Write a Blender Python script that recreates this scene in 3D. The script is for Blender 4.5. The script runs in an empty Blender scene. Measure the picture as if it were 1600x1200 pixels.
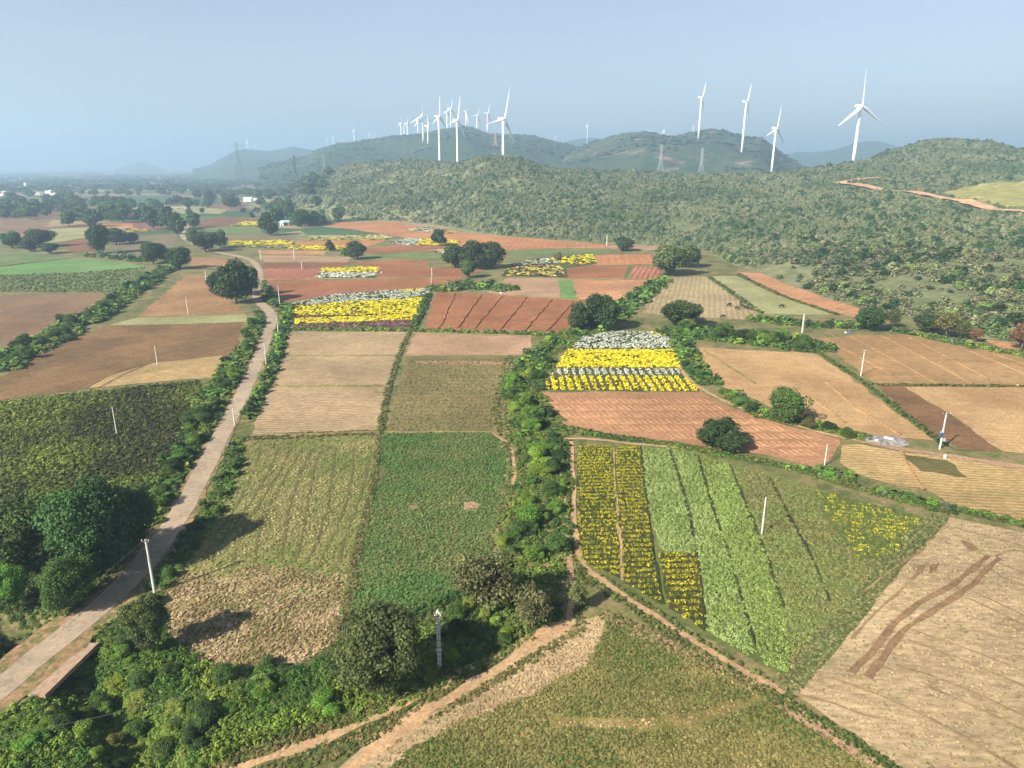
import bpy, bmesh, math, random
import numpy as np
from mathutils import Vector, Matrix, noise as mnoise

# ------------------------------------------------------------ camera, world, sun, exposure
H = 60.0                       # drone height in metres
FPX = 1100.0                   # focal length in photo pixels (1600 wide)
TH = math.radians(17.17)       # pitch below the horizon
S = bpy.context.scene
COL = S.collection
cam_d = bpy.data.cameras.new("camera"); cam = bpy.data.objects.new("camera", cam_d); COL.objects.link(cam)
cam.location = (0, 0, H); cam.rotation_euler = (math.pi/2 - TH, 0, 0)
cam_d.sensor_width = 36.0; cam_d.lens = 36.0*FPX/1600.0
cam_d.clip_start = 0.5; cam_d.clip_end = 120000
S.camera = cam

SUN_EL = math.radians(34.0)
SHADOW = math.radians(43.0)    # shadows fall to the right and away, this angle from +x
SUN_STR, SKY_STR, EXPO = 5.0, 0.051, 1.64
sd = bpy.data.lights.new("sun", 'SUN'); sun = bpy.data.objects.new("sun", sd); COL.objects.link(sun)
sd.energy = SUN_STR; sd.angle = math.radians(0.8); sd.color = (1.0, 0.93, 0.80)
tosun = Vector((-math.cos(SHADOW)*math.cos(SUN_EL), -math.sin(SHADOW)*math.cos(SUN_EL), math.sin(SUN_EL)))
sun.rotation_euler = tosun.to_track_quat('Z', 'Y').to_euler(); sun.location = (-200, -200, 300)
world = bpy.data.worlds.new("World"); S.world = world; world.use_nodes = True
wn, wl = world.node_tree.nodes, world.node_tree.links
bg = wn["Background"]
sky = wn.new("ShaderNodeTexSky"); sky.sky_type = 'NISHITA'; sky.sun_disc = False
sky.sun_elevation = SUN_EL
sky.sun_rotation = math.atan2(tosun.x, tosun.y)
sky.altitude = 300; sky.air_density = 1.0; sky.dust_density = 0.6; sky.ozone_density = 2.0
bg.inputs['Strength'].default_value = SKY_STR
shs = wn.new("ShaderNodeHueSaturation"); shs.inputs['Saturation'].default_value = .70; wl.new(sky.outputs[0], shs.inputs['Color'])
wtc = wn.new("ShaderNodeTexCoord"); wmp = wn.new("ShaderNodeMapping"); wmp.inputs['Scale'].default_value = (1, 1, 5); wl.new(wtc.outputs['Generated'], wmp.inputs['Vector'])
wnz = wn.new("ShaderNodeTexNoise"); wnz.inputs['Scale'].default_value = 1.6; wnz.inputs['Detail'].default_value = 4; wl.new(wmp.outputs[0], wnz.inputs['Vector'])
wmr = wn.new("ShaderNodeMapRange"); wmr.inputs[1].default_value = .3; wmr.inputs[2].default_value = .7; wmr.inputs[3].default_value = .94; wmr.inputs[4].default_value = 1.04; wl.new(wnz.outputs[0], wmr.inputs[0])
wmx = wn.new("ShaderNodeMix"); wmx.data_type = 'RGBA'; wmx.blend_type = 'MULTIPLY'; wmx.inputs[0].default_value = 1; wl.new(shs.outputs[0], wmx.inputs[6]); wl.new(wmr.outputs[0], wmx.inputs[7])
wsp = wn.new("ShaderNodeSeparateXYZ"); wl.new(wtc.outputs['Generated'], wsp.inputs[0])
wgr = wn.new("ShaderNodeMapRange"); wgr.interpolation_type = 'SMOOTHSTEP'; wgr.inputs[1].default_value = -.02; wgr.inputs[2].default_value = .3; wl.new(wsp.outputs[2], wgr.inputs[0])
wdk = wn.new("ShaderNodeMix"); wdk.data_type = 'RGBA'; wl.new(wgr.outputs[0], wdk.inputs[0]); wdk.inputs[6].default_value = (.80, .75, .74, 1); wdk.inputs[7].default_value = (.93, .92, .93, 1)
wm2 = wn.new("ShaderNodeMix"); wm2.data_type = 'RGBA'; wm2.blend_type = 'MULTIPLY'; wm2.inputs[0].default_value = 1; wl.new(wmx.outputs[2], wm2.inputs[6]); wl.new(wdk.outputs[2], wm2.inputs[7])
wl.new(wm2.outputs[2], bg.inputs['Color'])
S.view_settings.view_transform = 'Standard'; S.view_settings.look = 'None'
S.view_settings.exposure = EXPO; S.view_settings.gamma = 1.0; S.view_settings.use_curve_mapping = False
S.render.engine = 'CYCLES'
cy = S.cycles
cy.use_denoising = True; cy.max_bounces = 5; cy.diffuse_bounces = 2; cy.glossy_bounces = 1
cy.transmission_bounces = 2; cy.transparent_max_bounces = 4; cy.volume_bounces = 1
cy.volume_step_rate = 1; cy.volume_max_steps = 64; cy.use_adaptive_sampling = True; cy.adaptive_threshold = 0.02
S.render.use_persistent_data = False
HAZE_DENSITY = 0.00029
HAZE_COL = (0.42, 0.59, 0.79)
K = 0.57                       # photo look -> albedo

# ------------------------------------------------------------ maths helpers
rng = np.random.default_rng(7)
random.seed(7)
ST, CT = math.sin(TH), math.cos(TH)
def P(px, py, z=0.0):
    u, v = (px-800)/FPX, (py-600)/FPX
    dz = -(ST + v*CT); t = (z-H)/dz
    return (u*t, (CT - v*ST)*t)
def W(px, py, D):
    """point on the pixel's ray at horizontal distance D"""
    u, v = (px-800)/FPX, (py-600)/FPX
    fx, fy, fz = u, CT - v*ST, -(ST + v*CT)
    t = D/math.hypot(fx, fy)
    return (fx*t, fy*t, H + fz*t)
def DIST(py):
    x, y = P(800, py); return y
def zc(x, y, z=0):
    return y*CT + (H-z)*ST
def pix(x, y, z):
    d = y*CT + (H-z)*ST
    return 800 + FPX*x/d, 600 + FPX*((H-z)*CT - y*ST)/d
def hx_of(x, y):
    return 800 + np.tan(np.arctan2(x, y))*1.0465*FPX
def poly(pts, z=0.0):
    return np.array([P(a, b, z) for a, b in pts])
def off_tracks(x, y):
    k = np.ones(len(x), bool)
    for L, w in TR: k &= seg_dist(x, y, L) > w
    return k
def inpoly(x, y, pl):
    c = np.zeros(len(x), bool); n = len(pl); j = n-1
    for i in range(n):
        xi, yi = pl[i]; xj, yj = pl[j]
        if yi != yj:
            m = ((yi > y) != (yj > y)) & (x < (xj-xi)*(y-yi)/(yj-yi)+xi)
            c ^= m
        j = i
    return c
def _h(ix, iy, s):
    n = (ix.astype(np.int64)*374761393 + iy.astype(np.int64)*668265263 + s*1442695041) & 0x7fffffff
    n = ((n ^ (n >> 13))*1274126177) & 0x7fffffff
    return ((n ^ (n >> 16)) & 0xffff)/65535.0
def vnoise(x, y, s=0):
    x = np.asarray(x, float); y = np.asarray(y, float)
    ix, iy = np.floor(x), np.floor(y); fx, fy = x-ix, y-iy
    fx = fx*fx*(3-2*fx); fy = fy*fy*(3-2*fy); ix = ix.astype(np.int64); iy = iy.astype(np.int64)
    a, b, c, d = _h(ix, iy, s), _h(ix+1, iy, s), _h(ix, iy+1, s), _h(ix+1, iy+1, s)
    return (a*(1-fx)+b*fx)*(1-fy) + (c*(1-fx)+d*fx)*fy
def fbm(x, y, s=0, o=4):
    r = 0; a = .5; t = 0
    for i in range(o):
        r = r + a*vnoise(np.asarray(x)*2**i, np.asarray(y)*2**i, s+i); t += a; a *= .5
    return r/t
def lin(c, k=None):
    k = K if k is None else k
    return tuple(((v/255)/12.92 if v/255 <= .04045 else ((v/255+.055)/1.055)**2.4)*k for v in c)

# ------------------------------------------------------------ object helpers
def tag(o, label=None, cat=None, group=None, kind=None):
    if label: o["label"] = label
    if cat: o["category"] = cat
    if group: o["group"] = group
    if kind: o["kind"] = kind
    return o
def link(name, me, mat=None, parent=None):
    o = bpy.data.objects.new(name, me); COL.objects.link(o)
    if mat: me.materials.append(mat)
    if parent: o.parent = parent
    return o
def empty(name, loc, rz=0):
    o = bpy.data.objects.new(name, None); COL.objects.link(o); o.location = loc; o.rotation_euler = (0, 0, rz)
    o.empty_display_size = .5
    return o
def mesh_np(name, V, F, C=None, smooth=False):
    me = bpy.data.meshes.new(name)
    V = np.ascontiguousarray(V, np.float32); F = np.ascontiguousarray(F, np.int32)
    k = F.shape[1]
    me.vertices.add(len(V)); me.vertices.foreach_set("co", V.ravel())
    me.loops.add(F.size); me.loops.foreach_set("vertex_index", F.ravel())
    me.polygons.add(len(F))
    me.polygons.foreach_set("loop_start", np.arange(0, F.size, k, dtype=np.int32))
    me.polygons.foreach_set("use_smooth", np.full(len(F), smooth))
    if C is not None:
        a = me.color_attributes.new("Col", 'FLOAT_COLOR', 'POINT')
        C4 = np.ones((len(V), 4), np.float32); C4[:, :3] = C
        a.data.foreach_set("color", C4.ravel())
    me.update(calc_edges=True)
    return me
class MB:
    def __init__(s): s.v = []; s.f = []
    def box(s, c, d, R=None):
        n = len(s.v); R = R or Matrix.Identity(3)
        for k in ((-1,-1,-1),(1,-1,-1),(1,1,-1),(-1,1,-1),(-1,-1,1),(1,-1,1),(1,1,1),(-1,1,1)):
            s.v.append(tuple(Vector(c) + R @ Vector((k[0]*d[0]/2, k[1]*d[1]/2, k[2]*d[2]/2))))
        for f in ((0,3,2,1),(4,5,6,7),(0,1,5,4),(1,2,6,5),(2,3,7,6),(3,0,4,7)): s.f.append(tuple(n+i for i in f))
        return s
    def tube(s, pts, radii, seg=8, cap=True):
        pts = [Vector(p) for p in pts]; n0 = len(s.v)
        for i, p in enumerate(pts):
            d = (pts[min(i+1, len(pts)-1)] - pts[max(i-1, 0)]).normalized()
            a = d.cross(Vector((0.31, 0.17, .93)) if abs(d.z) < .9 else Vector((1, 0, 0))).normalized(); b = d.cross(a)
            for k in range(seg):
                t = 2*math.pi*k/seg
                s.v.append(tuple(p + (a*math.cos(t)+b*math.sin(t))*radii[i]))
        for i in range(len(pts)-1):
            for k in range(seg):
                s.f.append((n0+i*seg+k, n0+i*seg+(k+1)%seg, n0+(i+1)*seg+(k+1)%seg, n0+(i+1)*seg+k))
        if cap:
            s.f.append(tuple(n0+k for k in range(seg))[::-1]); s.f.append(tuple(n0+(len(pts)-1)*seg+k for k in range(seg)))
        return s
    def bar(s, a, b, w, d=None):
        return s.tube([a, b], [w/2*1.2, w/2*1.2], 4)
    def build(s, name, mat, parent=None, smooth=False):
        me = bpy.data.meshes.new(name); me.from_pydata(s.v, [], s.f)
        bm = bmesh.new(); bm.from_mesh(me); bmesh.ops.recalc_face_normals(bm, faces=bm.faces); bm.to_mesh(me); bm.free()
        if smooth:
            for p in me.polygons: p.use_smooth = True
        return link(name, me, mat, parent)
def copy_tree(o, parent=None):
    c = o.copy(); COL.objects.link(c); c.parent = parent
    for ch in o.children: copy_tree(ch, c)
    return c

# ------------------------------------------------------------ materials
def newmat(name):
    m = bpy.data.materials.new(name); m.use_nodes = True
    nt = m.node_tree; b = nt.nodes["Principled BSDF"]
    b.inputs['Specular IOR Level'].default_value = 0.15; b.inputs['Roughness'].default_value = 0.9
    return m, nt, b
def node(nt, t, **kw):
    n = nt.nodes.new(t)
    for k, v in kw.items():
        if k in n.inputs: n.inputs[k].default_value = v
        else: setattr(n, k, v)
    return n
def mixc(nt, fac, a, b, mode='MIX'):
    n = nt.nodes.new("ShaderNodeMix"); n.data_type = 'RGBA'; n.blend_type = mode
    for i, v in ((0, fac), (6, a), (7, b)):
        if isinstance(v, bpy.types.NodeSocket): nt.links.new(v, n.inputs[i])
        elif i == 0: n.inputs[0].default_value = v
        else: n.inputs[i].default_value = (*v[:3], 1)
    return n.outputs[2]
def math_(nt, op, a, b=None, clamp=False):
    n = nt.nodes.new("ShaderNodeMath"); n.operation = op; n.use_clamp = clamp
    for i, v in ((0, a), (1, b)):
        if v is None: continue
        if isinstance(v, bpy.types.NodeSocket): nt.links.new(v, n.inputs[i])
        else: n.inputs[i].default_value = v
    return n.outputs[0]
def ramp(nt, fac, lo, hi):
    n = nt.nodes.new("ShaderNodeMapRange"); n.interpolation_type = 'SMOOTHSTEP'
    nt.links.new(fac, n.inputs[0]); n.inputs[1].default_value = lo; n.inputs[2].default_value = hi
    return n.outputs[0]
def noise(nt, vec, scale, detail=4, rough=.6, dist=0.0):
    n = nt.nodes.new("ShaderNodeTexNoise"); n.inputs['Scale'].default_value = scale
    n.inputs['Detail'].default_value = detail; n.inputs['Roughness'].default_value = rough; n.inputs['Distortion'].default_value = dist
    if vec is not None: nt.links.new(vec, n.inputs['Vector'])
    return n.outputs[0]
def simple(name, col, rough=.7, spec=.3, metal=0, var=0.0, vscale=2.0):
    m, nt, b = newmat(name)
    b.inputs['Roughness'].default_value = rough; b.inputs['Specular IOR Level'].default_value = spec; b.inputs['Metallic'].default_value = metal
    if var:
        g = node(nt, "ShaderNodeTexCoord")
        f = noise(nt, g.outputs['Object'], vscale, 5, .65)
        c = mixc(nt, ramp(nt, f, .3, .7), tuple(v*(1-var) for v in col), tuple(min(1, v*(1+var)) for v in col))
        nt.links.new(c, b.inputs['Base Color'])
    else: b.inputs['Base Color'].default_value = (*col, 1)
    return m
_fm = 0
def field_mat(name, c1, c2, c3=None, rows=None, patch=.05, fine=1.6, aniso=1.0, bump=.15, c3w=(.55, .75), patchw=(.35, .65), spot=None, fc=1.0, weeds=.5):
    """soil or crop ground: two patchy colours, a third in blotches, optional rows = (angle deg, spacing m, dark factor, distortion)"""
    global _fm; _fm += 1
    m, nt, b = newmat(name)
    g = node(nt, "ShaderNodeNewGeometry"); pos = g.outputs['Position']
    ang = rows[0] if rows else 0
    rot = node(nt, "ShaderNodeMapping"); rot.inputs['Location'].default_value = (17.3*_fm, 9.1*_fm, 0)
    rot.inputs['Rotation'].default_value = (0, 0, -math.radians(ang)); rot.inputs['Scale'].default_value = (1/aniso, 1, 1)
    nt.links.new(pos, rot.inputs['Vector']); vec = rot.outputs[0]
    n1 = noise(nt, vec, patch, 5, .6, .6); n2 = noise(nt, vec, fine, 6, .7); n3 = noise(nt, vec, patch*3.1, 6, .65, 1.2)
    n4 = noise(nt, pos, .25, 5, .7)
    c = mixc(nt, ramp(nt, n1, *patchw), lin(c1), lin(c2))
    if c3: c = mixc(nt, ramp(nt, n3, *c3w), c, lin(c3))
    k = ramp(nt, n2, .25, .75)
    dk = mixc(nt, k, tuple(1-(1-v)*fc for v in (.62, .6, .57)), (1+.28*fc,)*3); c = mixc(nt, 1.0, c, dk, 'MULTIPLY')
    k4 = ramp(nt, n4, .3, .7); c = mixc(nt, 1.0, c, mixc(nt, k4, (.86, .87, .88), (1.12, 1.12, 1.11)), 'MULTIPLY')
    n5 = noise(nt, pos, .035, 3, .5, .8); c = mixc(nt, 1.0, c, mixc(nt, ramp(nt, n5, .35, .65), (.88, .87, .85), (1.09, 1.08, 1.07)), 'MULTIPLY')
    n6 = noise(nt, pos, .8, 5, .75, .5); c = mixc(nt, math_(nt, 'MULTIPLY', ramp(nt, n6, .6, .72), .4*weeds), c, lin((104, 112, 62)))
    hgt = n2
    if rows:
        mp = node(nt, "ShaderNodeMapping"); mp.inputs['Rotation'].default_value = (0, 0, -math.radians(ang)); nt.links.new(pos, mp.inputs['Vector'])
        w = node(nt, "ShaderNodeTexWave"); w.wave_type = 'BANDS'; w.bands_direction = 'Y'; w.wave_profile = 'SIN'
        w.inputs['Scale'].default_value = 2*math.pi/20/rows[1]; w.inputs['Distortion'].default_value = rows[3] if len(rows) > 3 else .6
        w.inputs['Detail'].default_value = 3; w.inputs['Detail Scale'].default_value = .35
        nt.links.new(mp.outputs[0], w.inputs['Vector'])
        wf = w.outputs['Fac']; kk = ramp(nt, wf, .05, .6)
        brk = ramp(nt, noise(nt, vec, .22, 3, .5), .25, .6)
        d = rows[2]
        c = mixc(nt, brk, c, mixc(nt, 1.0, c, mixc(nt, kk, (d, d*.97, d*.93), (1.04, 1.04, 1.04)), 'MULTIPLY'))
        if d < .95: hgt = math_(nt, 'ADD', math_(nt, 'MULTIPLY', wf, 1.2), n2)
    if spot:
        c = mixc(nt, ramp(nt, noise(nt, pos, spot[1], 4, .6), spot[2], spot[2]+.06), c, lin(spot[0]))
    nt.links.new(c, b.inputs['Base Color'])
    if bump:
        bp = node(nt, "ShaderNodeBump"); bp.inputs['Strength'].default_value = min(1, bump*3); bp.inputs['Distance'].default_value = bump
        nt.links.new(hgt, bp.inputs['Height']); nt.links.new(bp.outputs[0], b.inputs['Normal'])
    return m
def attr_mat(name, transl=.3, rough=.7, rand=.25):
    """foliage: colour of each leaf in Col, tinted by the object's own colour"""
    m, nt, b = newmat(name)
    a = node(nt, "ShaderNodeAttribute", attribute_name="Col"); oi = node(nt, "ShaderNodeObjectInfo")
    c = mixc(nt, 1.0, a.outputs['Color'], oi.outputs['Color'], 'MULTIPLY')
    hs = node(nt, "ShaderNodeHueSaturation"); nt.links.new(c, hs.inputs['Color'])
    nt.links.new(math_(nt, 'ADD', math_(nt, 'MULTIPLY', oi.outputs['Random'], rand), 1-rand/2), hs.inputs['Value'])
    nt.links.new(math_(nt, 'ADD', math_(nt, 'MULTIPLY', oi.outputs['Random'], .03), .485), hs.inputs['Hue'])
    c = hs.outputs[0]
    nt.links.new(c, b.inputs['Base Color']); b.inputs['Roughness'].default_value = rough
    if transl:
        t = node(nt, "ShaderNodeBsdfTranslucent"); nt.links.new(c, t.inputs['Color'])
        mx = node(nt, "ShaderNodeMixShader"); mx.inputs[0].default_value = transl
        nt.links.new(b.outputs[0], mx.inputs[1]); nt.links.new(t.outputs[0], mx.inputs[2])
        nt.links.new(mx.outputs[0], nt.nodes['Material Output'].inputs['Surface'])
    return m
M_LEAF = attr_mat("foliage"); M_CROP = attr_mat("crop_plants", .2, .8, 0); M_SCRUB = attr_mat("scrub", .15, .85, 0)
M_BARK = simple("bark", (.13, .10, .075), .95, .1, var=.3, vscale=3)
M_CONC = simple("pole_concrete", (.46, .44, .40), .8, .2, var=.12, vscale=1.5)
M_STEEL = simple("dark_steel", (.08, .075, .07), .6, .4)
M_WHITE = simple("turbine_white", (.82, .83, .84), .4, .4)
M_RED = simple("red_band", (.55, .12, .09), .5, .4)
M_GALV = simple("galvanised_steel", (.26, .27, .28), .5, .4)

# ------------------------------------------------------------ terrain
DITCH = poly([(-140, 905), (-40, 935), (30, 980), (110, 1045), (165, 1085), (205, 1130), (225, 1200), (235, 1330)])
def seg_dist(x, y, L):
    best = np.full(np.shape(x), 1e9)
    for i in range(len(L)-1):
        ax, ay = L[i]; bx, by = L[i+1]; dx, dy = bx-ax, by-ay; q = dx*dx+dy*dy
        t = np.clip(((x-ax)*dx+(y-ay)*dy)/q, 0, 1)
        best = np.minimum(best, np.hypot(x-ax-t*dx, y-ay-t*dy))
    return best
def ditch_z(x, y):
    d = seg_dist(x, y, DITCH)
    t = np.clip((d-1.2)/4.2, 0, 1); t = t*t*(3-2*t)
    return -2.6*(1-t)
def axis(lo, hi, step, end_lo, end_hi, g=1.18):
    a = list(np.arange(lo, hi+1e-6, step)); s = step; v = a[-1]
    while v < end_hi: s *= g; v += s; a.append(v)
    s = step; v = a[0]; b = []
    while v > end_lo: s *= g; v -= s; b.append(v)
    return np.array(b[::-1]+a)
gx = axis(-85, -5, .9, -31000, 31000, 1.2); gy = axis(35, 120, .9, -31000, 31000, 1.2)
X, Y = np.meshgrid(gx, gy); Z = ditch_z(X, Y)
near = (np.abs(X) < 110) & (Y < 190)
Z = Z + np.where(near, 0, 0)
nx, ny = len(gx), len(gy)
idx = np.arange(nx*ny).reshape(ny, nx)
F = np.stack([idx[:-1, :-1], idx[:-1, 1:], idx[1:, 1:], idx[1:, :-1]], -1).reshape(-1, 4)
gme = mesh_np("ground", np.stack([X, Y, Z], -1).reshape(-1, 3), F, None, True)
def ground_material():
    m, nt, b = newmat("ground_grass_and_soil")
    g = node(nt, "ShaderNodeNewGeometry"); pos = g.outputs['Position']
    n1 = noise(nt, pos, .07, 6, .65, .5); n2 = noise(nt, pos, 1.3, 6, .7); n3 = noise(nt, pos, .35, 5, .6)
    c = mixc(nt, ramp(nt, n1, .38, .62), lin((100, 108, 62)), lin((150, 136, 92)))
    c = mixc(nt, ramp(nt, n3, .5, .72), c, lin((78, 98, 50)))
    c = mixc(nt, ramp(nt, n3, .5, .25), c, lin((160, 134, 100)))
    # the farmed plain: patchwork of plots that starts well beyond the mapped fields
    sx = node(nt, "ShaderNodeSeparateXYZ"); nt.links.new(pos, sx.inputs[0])
    mp = node(nt, "ShaderNodeMapping"); mp.inputs['Rotation'].default_value = (0, 0, .3); mp.inputs['Scale'].default_value = (.0075, .0105, 0)
    wob = noise(nt, pos, .01, 2, .5)
    nt.links.new(pos, mp.inputs['Vector'])
    vo = node(nt, "ShaderNodeTexVoronoi"); vo.inputs['Scale'].default_value = 1.0; vo.distance = 'CHEBYCHEV'
    nt.links.new(mp.outputs[0], vo.inputs['Vector'])
    sc = node(nt, "ShaderNodeSeparateColor"); nt.links.new(vo.outputs['Color'], sc.inputs[0])
    cr = node(nt, "ShaderNodeValToRGB"); cr.color_ramp.interpolation = 'CONSTANT'
    cs = [(0, (96, 122, 72)), (.2, (150, 112, 88)), (.36, (112, 128, 80)), (.5, (170, 150, 115)), (.62, (74, 100, 60)), (.76, (138, 100, 82)), (.88, (150, 150, 105))]
    e = cr.color_ramp.elements
    e[0].position = 0; e[0].color = (*lin(cs[0][1]), 1); e[1].position = .2; e[1].color = (*lin(cs[1][1]), 1)
    for p_, c_ in cs[2:]:
        q = e.new(p_); q.color = (*lin(c_), 1)
    nt.links.new(sc.outputs[0], cr.inputs[0])
    far = ramp(nt, sx.outputs[1], 560, 700)
    c = mixc(nt, far, c, cr.outputs[0])
    c = mixc(nt, 1.0, c, mixc(nt, ramp(nt, n2, .25, .75), (.62, .62, .6), (1.3, 1.3, 1.28)), 'MULTIPLY')
    nt.links.new(c, b.inputs['Base Color'])
    bp = node(nt, "ShaderNodeBump"); bp.inputs['Strength'].default_value = .6; bp.inputs['Distance'].default_value = .2
    nt.links.new(n2, bp.inputs['Height']); nt.links.new(bp.outputs[0], b.inputs['Normal'])
    return m
tag(link("ground", gme, ground_material()), kind='structure')

# near hillside: per column, flat foot then (py, D) knots up to a crest, then the hidden back
HC = [  # hx, foot py, knots
 (430, 322, [(318, 1170), (312, 1260), (305, 1380), (300, 1450)]),
 (480, 328, [(308, 1150), (296, 1280), (286, 1400), (280, 1520)]),
 (540, 338, [(316, 1000), (290, 1200), (270, 1350), (254, 1480)]),
 (600, 345, [(322, 900), (296, 1050), (272, 1220), (249, 1420)]),
 (660, 349, [(318, 880), (290, 1000), (266, 1150), (250, 1330)]),
 (715, 357, [(318, 850), (286, 960), (262, 1080), (251, 1200)]),
 (760, 365, [(318, 800), (284, 900), (258, 980), (245, 1060)]),
 (800, 370, [(322, 780), (290, 870), (262, 970), (246, 1060)]),
 (870, 375, [(328, 740), (298, 850), (276, 970), (261, 1100)]),
 (950, 380, [(332, 720), (304, 840), (284, 970), (268, 1150)]),
 (1090, 388, [(335, 690), (305, 820), (286, 970), (271, 1200)]),
 (1180, 420, [(350, 620), (312, 780), (288, 950), (270, 1200)]),
 (1270, 452, [(365, 560), (318, 750), (288, 930), (264, 1200)]),
 (1330, 472, [(375, 530), (320, 730), (288, 930), (254, 1215)]),
 (1400, 492, [(385, 500), (322, 700), (284, 960), (230, 1380)]),
 (1440, 500, [(390, 480), (325, 690), (284, 970), (218, 1400)]),
 (1480, 508, [(395, 470), (328, 690), (286, 980), (215, 1400)]),
 (1530, 520, [(405, 450), (332, 680), (288, 980), (219, 1400)]),
 (1600, 538, [(415, 430), (338, 670), (290, 970), (233, 1400)]),
 (1700, 552, [(425, 420), (340, 660), (292, 960), (244, 1400)]),
 (1900, 570, [(430, 410), (345, 640), (295, 940), (250, 1400)]),
 (2300, 580, [(435, 400), (350, 620), (300, 900), (255, 1400)])]
hcx = np.array([c[0] for c in HC], float); hD = []; hZ = []
for hx, fp, kn in HC:
    u = hx; D0 = math.hypot(*P(min(hx, 1750), fp)) if hx < 1700 else math.hypot(*P(1700, fp))
    ds = [D0*.9, D0]; zs = [-1.2, 0.0]
    for py, D in kn:
        ds.append(max(D, ds[-1]+40)); zs.append(max(W(hx, py, D)[2], .5) if hx > 440 else .3)
    zt = zs[-1]
    ds += [ds[-1]+200, ds[-1]+480, ds[-1]+750]; zs += [zt*.72, zt*.25, -8]
    hD.append(ds); hZ.append(zs)
hD = np.array(hD); hZ = np.array(hZ)
def hill_z(x, y, smooth=True):
    x = np.asarray(x, float); y = np.asarray(y, float)
    hx = np.where(y > 1, hx_of(x, np.maximum(y, 1)), 5000); D = np.hypot(x, y)
    j = np.clip(np.searchsorted(hcx, hx)-1, 0, len(hcx)-2)
    t = np.clip((hx-hcx[j])/(hcx[j+1]-hcx[j]), 0, 1); ts = t*t*(3-2*t)*.5+t*.5
    Dk = hD[j]*(1-ts)[..., None] + hD[j+1]*ts[..., None]; Zk = hZ[j]*(1-ts)[..., None] + hZ[j+1]*ts[..., None]
    def at(D):
        z = Zk[..., 0].copy(); z[...] = -8
        z = np.where(D < Dk[..., 0], -1.2 - (Dk[..., 0]-D)*.1, z)
        for k in range(Dk.shape[-1]-1):
            a, b = Dk[..., k], Dk[..., k+1]; m = (D >= a) & (D < b)
            z = np.where(m, Zk[..., k] + (Zk[..., k+1]-Zk[..., k])*(D-a)/np.maximum(b-a, 1), z)
        return z
    w = np.clip((D-Dk[..., 1])/260, .02, 1)*45
    z = (at(D)*2 + at(D-w) + at(D+w))/4
    amp = np.clip((D-Dk[..., 1])/200, 0, 1)
    z = z + amp*((fbm(x/90, y/90, 3)-.5)*11 + (fbm(x/28, y/28, 9, 3)-.5)*3.0)
    z = np.where(hx < 440, np.minimum(z, z - (440-hx)*.15), z)
    return z
cols = np.concatenate([np.arange(400, 1700, 5), np.arange(1700, 2300, 20)]); Ds = np.concatenate([np.arange(200, 700, 5), np.arange(700, 1500, 9), np.arange(1500, 2260, 40)])
HXg, DG = np.meshgrid(cols, Ds); az = np.arctan((HXg-800)/FPX/1.0465)
X, Y = DG*np.sin(az), DG*np.cos(az); Z = hill_z(X, Y)
ROADH = [W(1312, 287, 905), W(1335, 290, 880), W(1400, 300, 830), W(1470, 311, 780), W(1530, 322, 745), W(1600, 334, 715), W(1700, 350, 690)]
ROADH2 = [W(1312, 287, 905), W(1330, 283, 960), W(1350, 280, 990), W(1372, 279, 1010)]
rl = np.array([(a[0], a[1]) for a in ROADH])
def hit(px, py, d0=260, d1=1500):
    D = np.arange(d0, d1, 4.0); q = np.array([W(px, py, d) for d in D]); zz = hill_z(q[:, 0], q[:, 1])
    i = int(np.argmax(zz >= q[:, 2])) if (zz >= q[:, 2]).any() else int(np.argmin(q[:, 2]-zz))
    return tuple(q[i])
ROADH = [hit(a, b) for a, b in [(1312, 287), (1335, 290), (1400, 300), (1470, 311), (1530, 322), (1600, 334), (1680, 346)]]
ROADH2 = [hit(a, b) for a, b in [(1312, 287), (1332, 283), (1352, 280), (1372, 279)]]
rl = np.array([(a[0], a[1]) for a in ROADH])
MEADOW = np.array([hit(a, b)[:2] for a, b, d in [(1462, 303, 800), (1500, 293, 900), (1560, 285, 960), (1720, 280, 980), (1720, 335, 690), (1600, 326, 705), (1530, 314, 760)]])
ny, nx = X.shape; idx = np.arange(nx*ny).reshape(ny, nx)
F = np.stack([idx[:-1, :-1], idx[:-1, 1:], idx[1:, 1:], idx[1:, :-1]], -1).reshape(-1, 4)
mead = inpoly(X.ravel(), Y.ravel(), MEADOW).astype(float)
C = np.zeros((nx*ny, 3)); C[:, 0] = mead
hme = mesh_np("hillside", np.stack([X, Y, Z], -1).reshape(-1, 3), F, C, True)
def hill_material(name, g1, g2, soil, sw=(.6, .72), sc=1.0, meadow=None):
    m, nt, b = newmat(name)
    g = node(nt, "ShaderNodeNewGeometry"); pos = g.outputs['Position']
    n1 = noise(nt, pos, .012*sc, 6, .65, .4); n2 = noise(nt, pos, .09*sc, 6, .75); n3 = noise(nt, pos, .03*sc, 6, .7, .8)
    c = mixc(nt, ramp(nt, n1, .35, .65), lin(g1), lin(g2))
    c = mixc(nt, ramp(nt, n3, *sw), c, lin(soil))
    if meadow:
        a = node(nt, "ShaderNodeAttribute", attribute_name="Col"); s = node(nt, "ShaderNodeSeparateColor"); nt.links.new(a.outputs[0], s.inputs[0])
        c = mixc(nt, s.outputs[0], c, lin(meadow))
    c = mixc(nt, 1.0, c, mixc(nt, ramp(nt, n2, .3, .7), (.6, .62, .6), (1.3, 1.3, 1.25)), 'MULTIPLY')
    nt.links.new(c, b.inputs['Base Color'])
    bp = node(nt, "ShaderNodeBump"); bp.inputs['Strength'].default_value = .8; bp.inputs['Distance'].default_value = 2.0/sc
    nt.links.new(n2, bp.inputs['Height']); nt.links.new(bp.outputs[0], b.inputs['Normal'])
    return m
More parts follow.
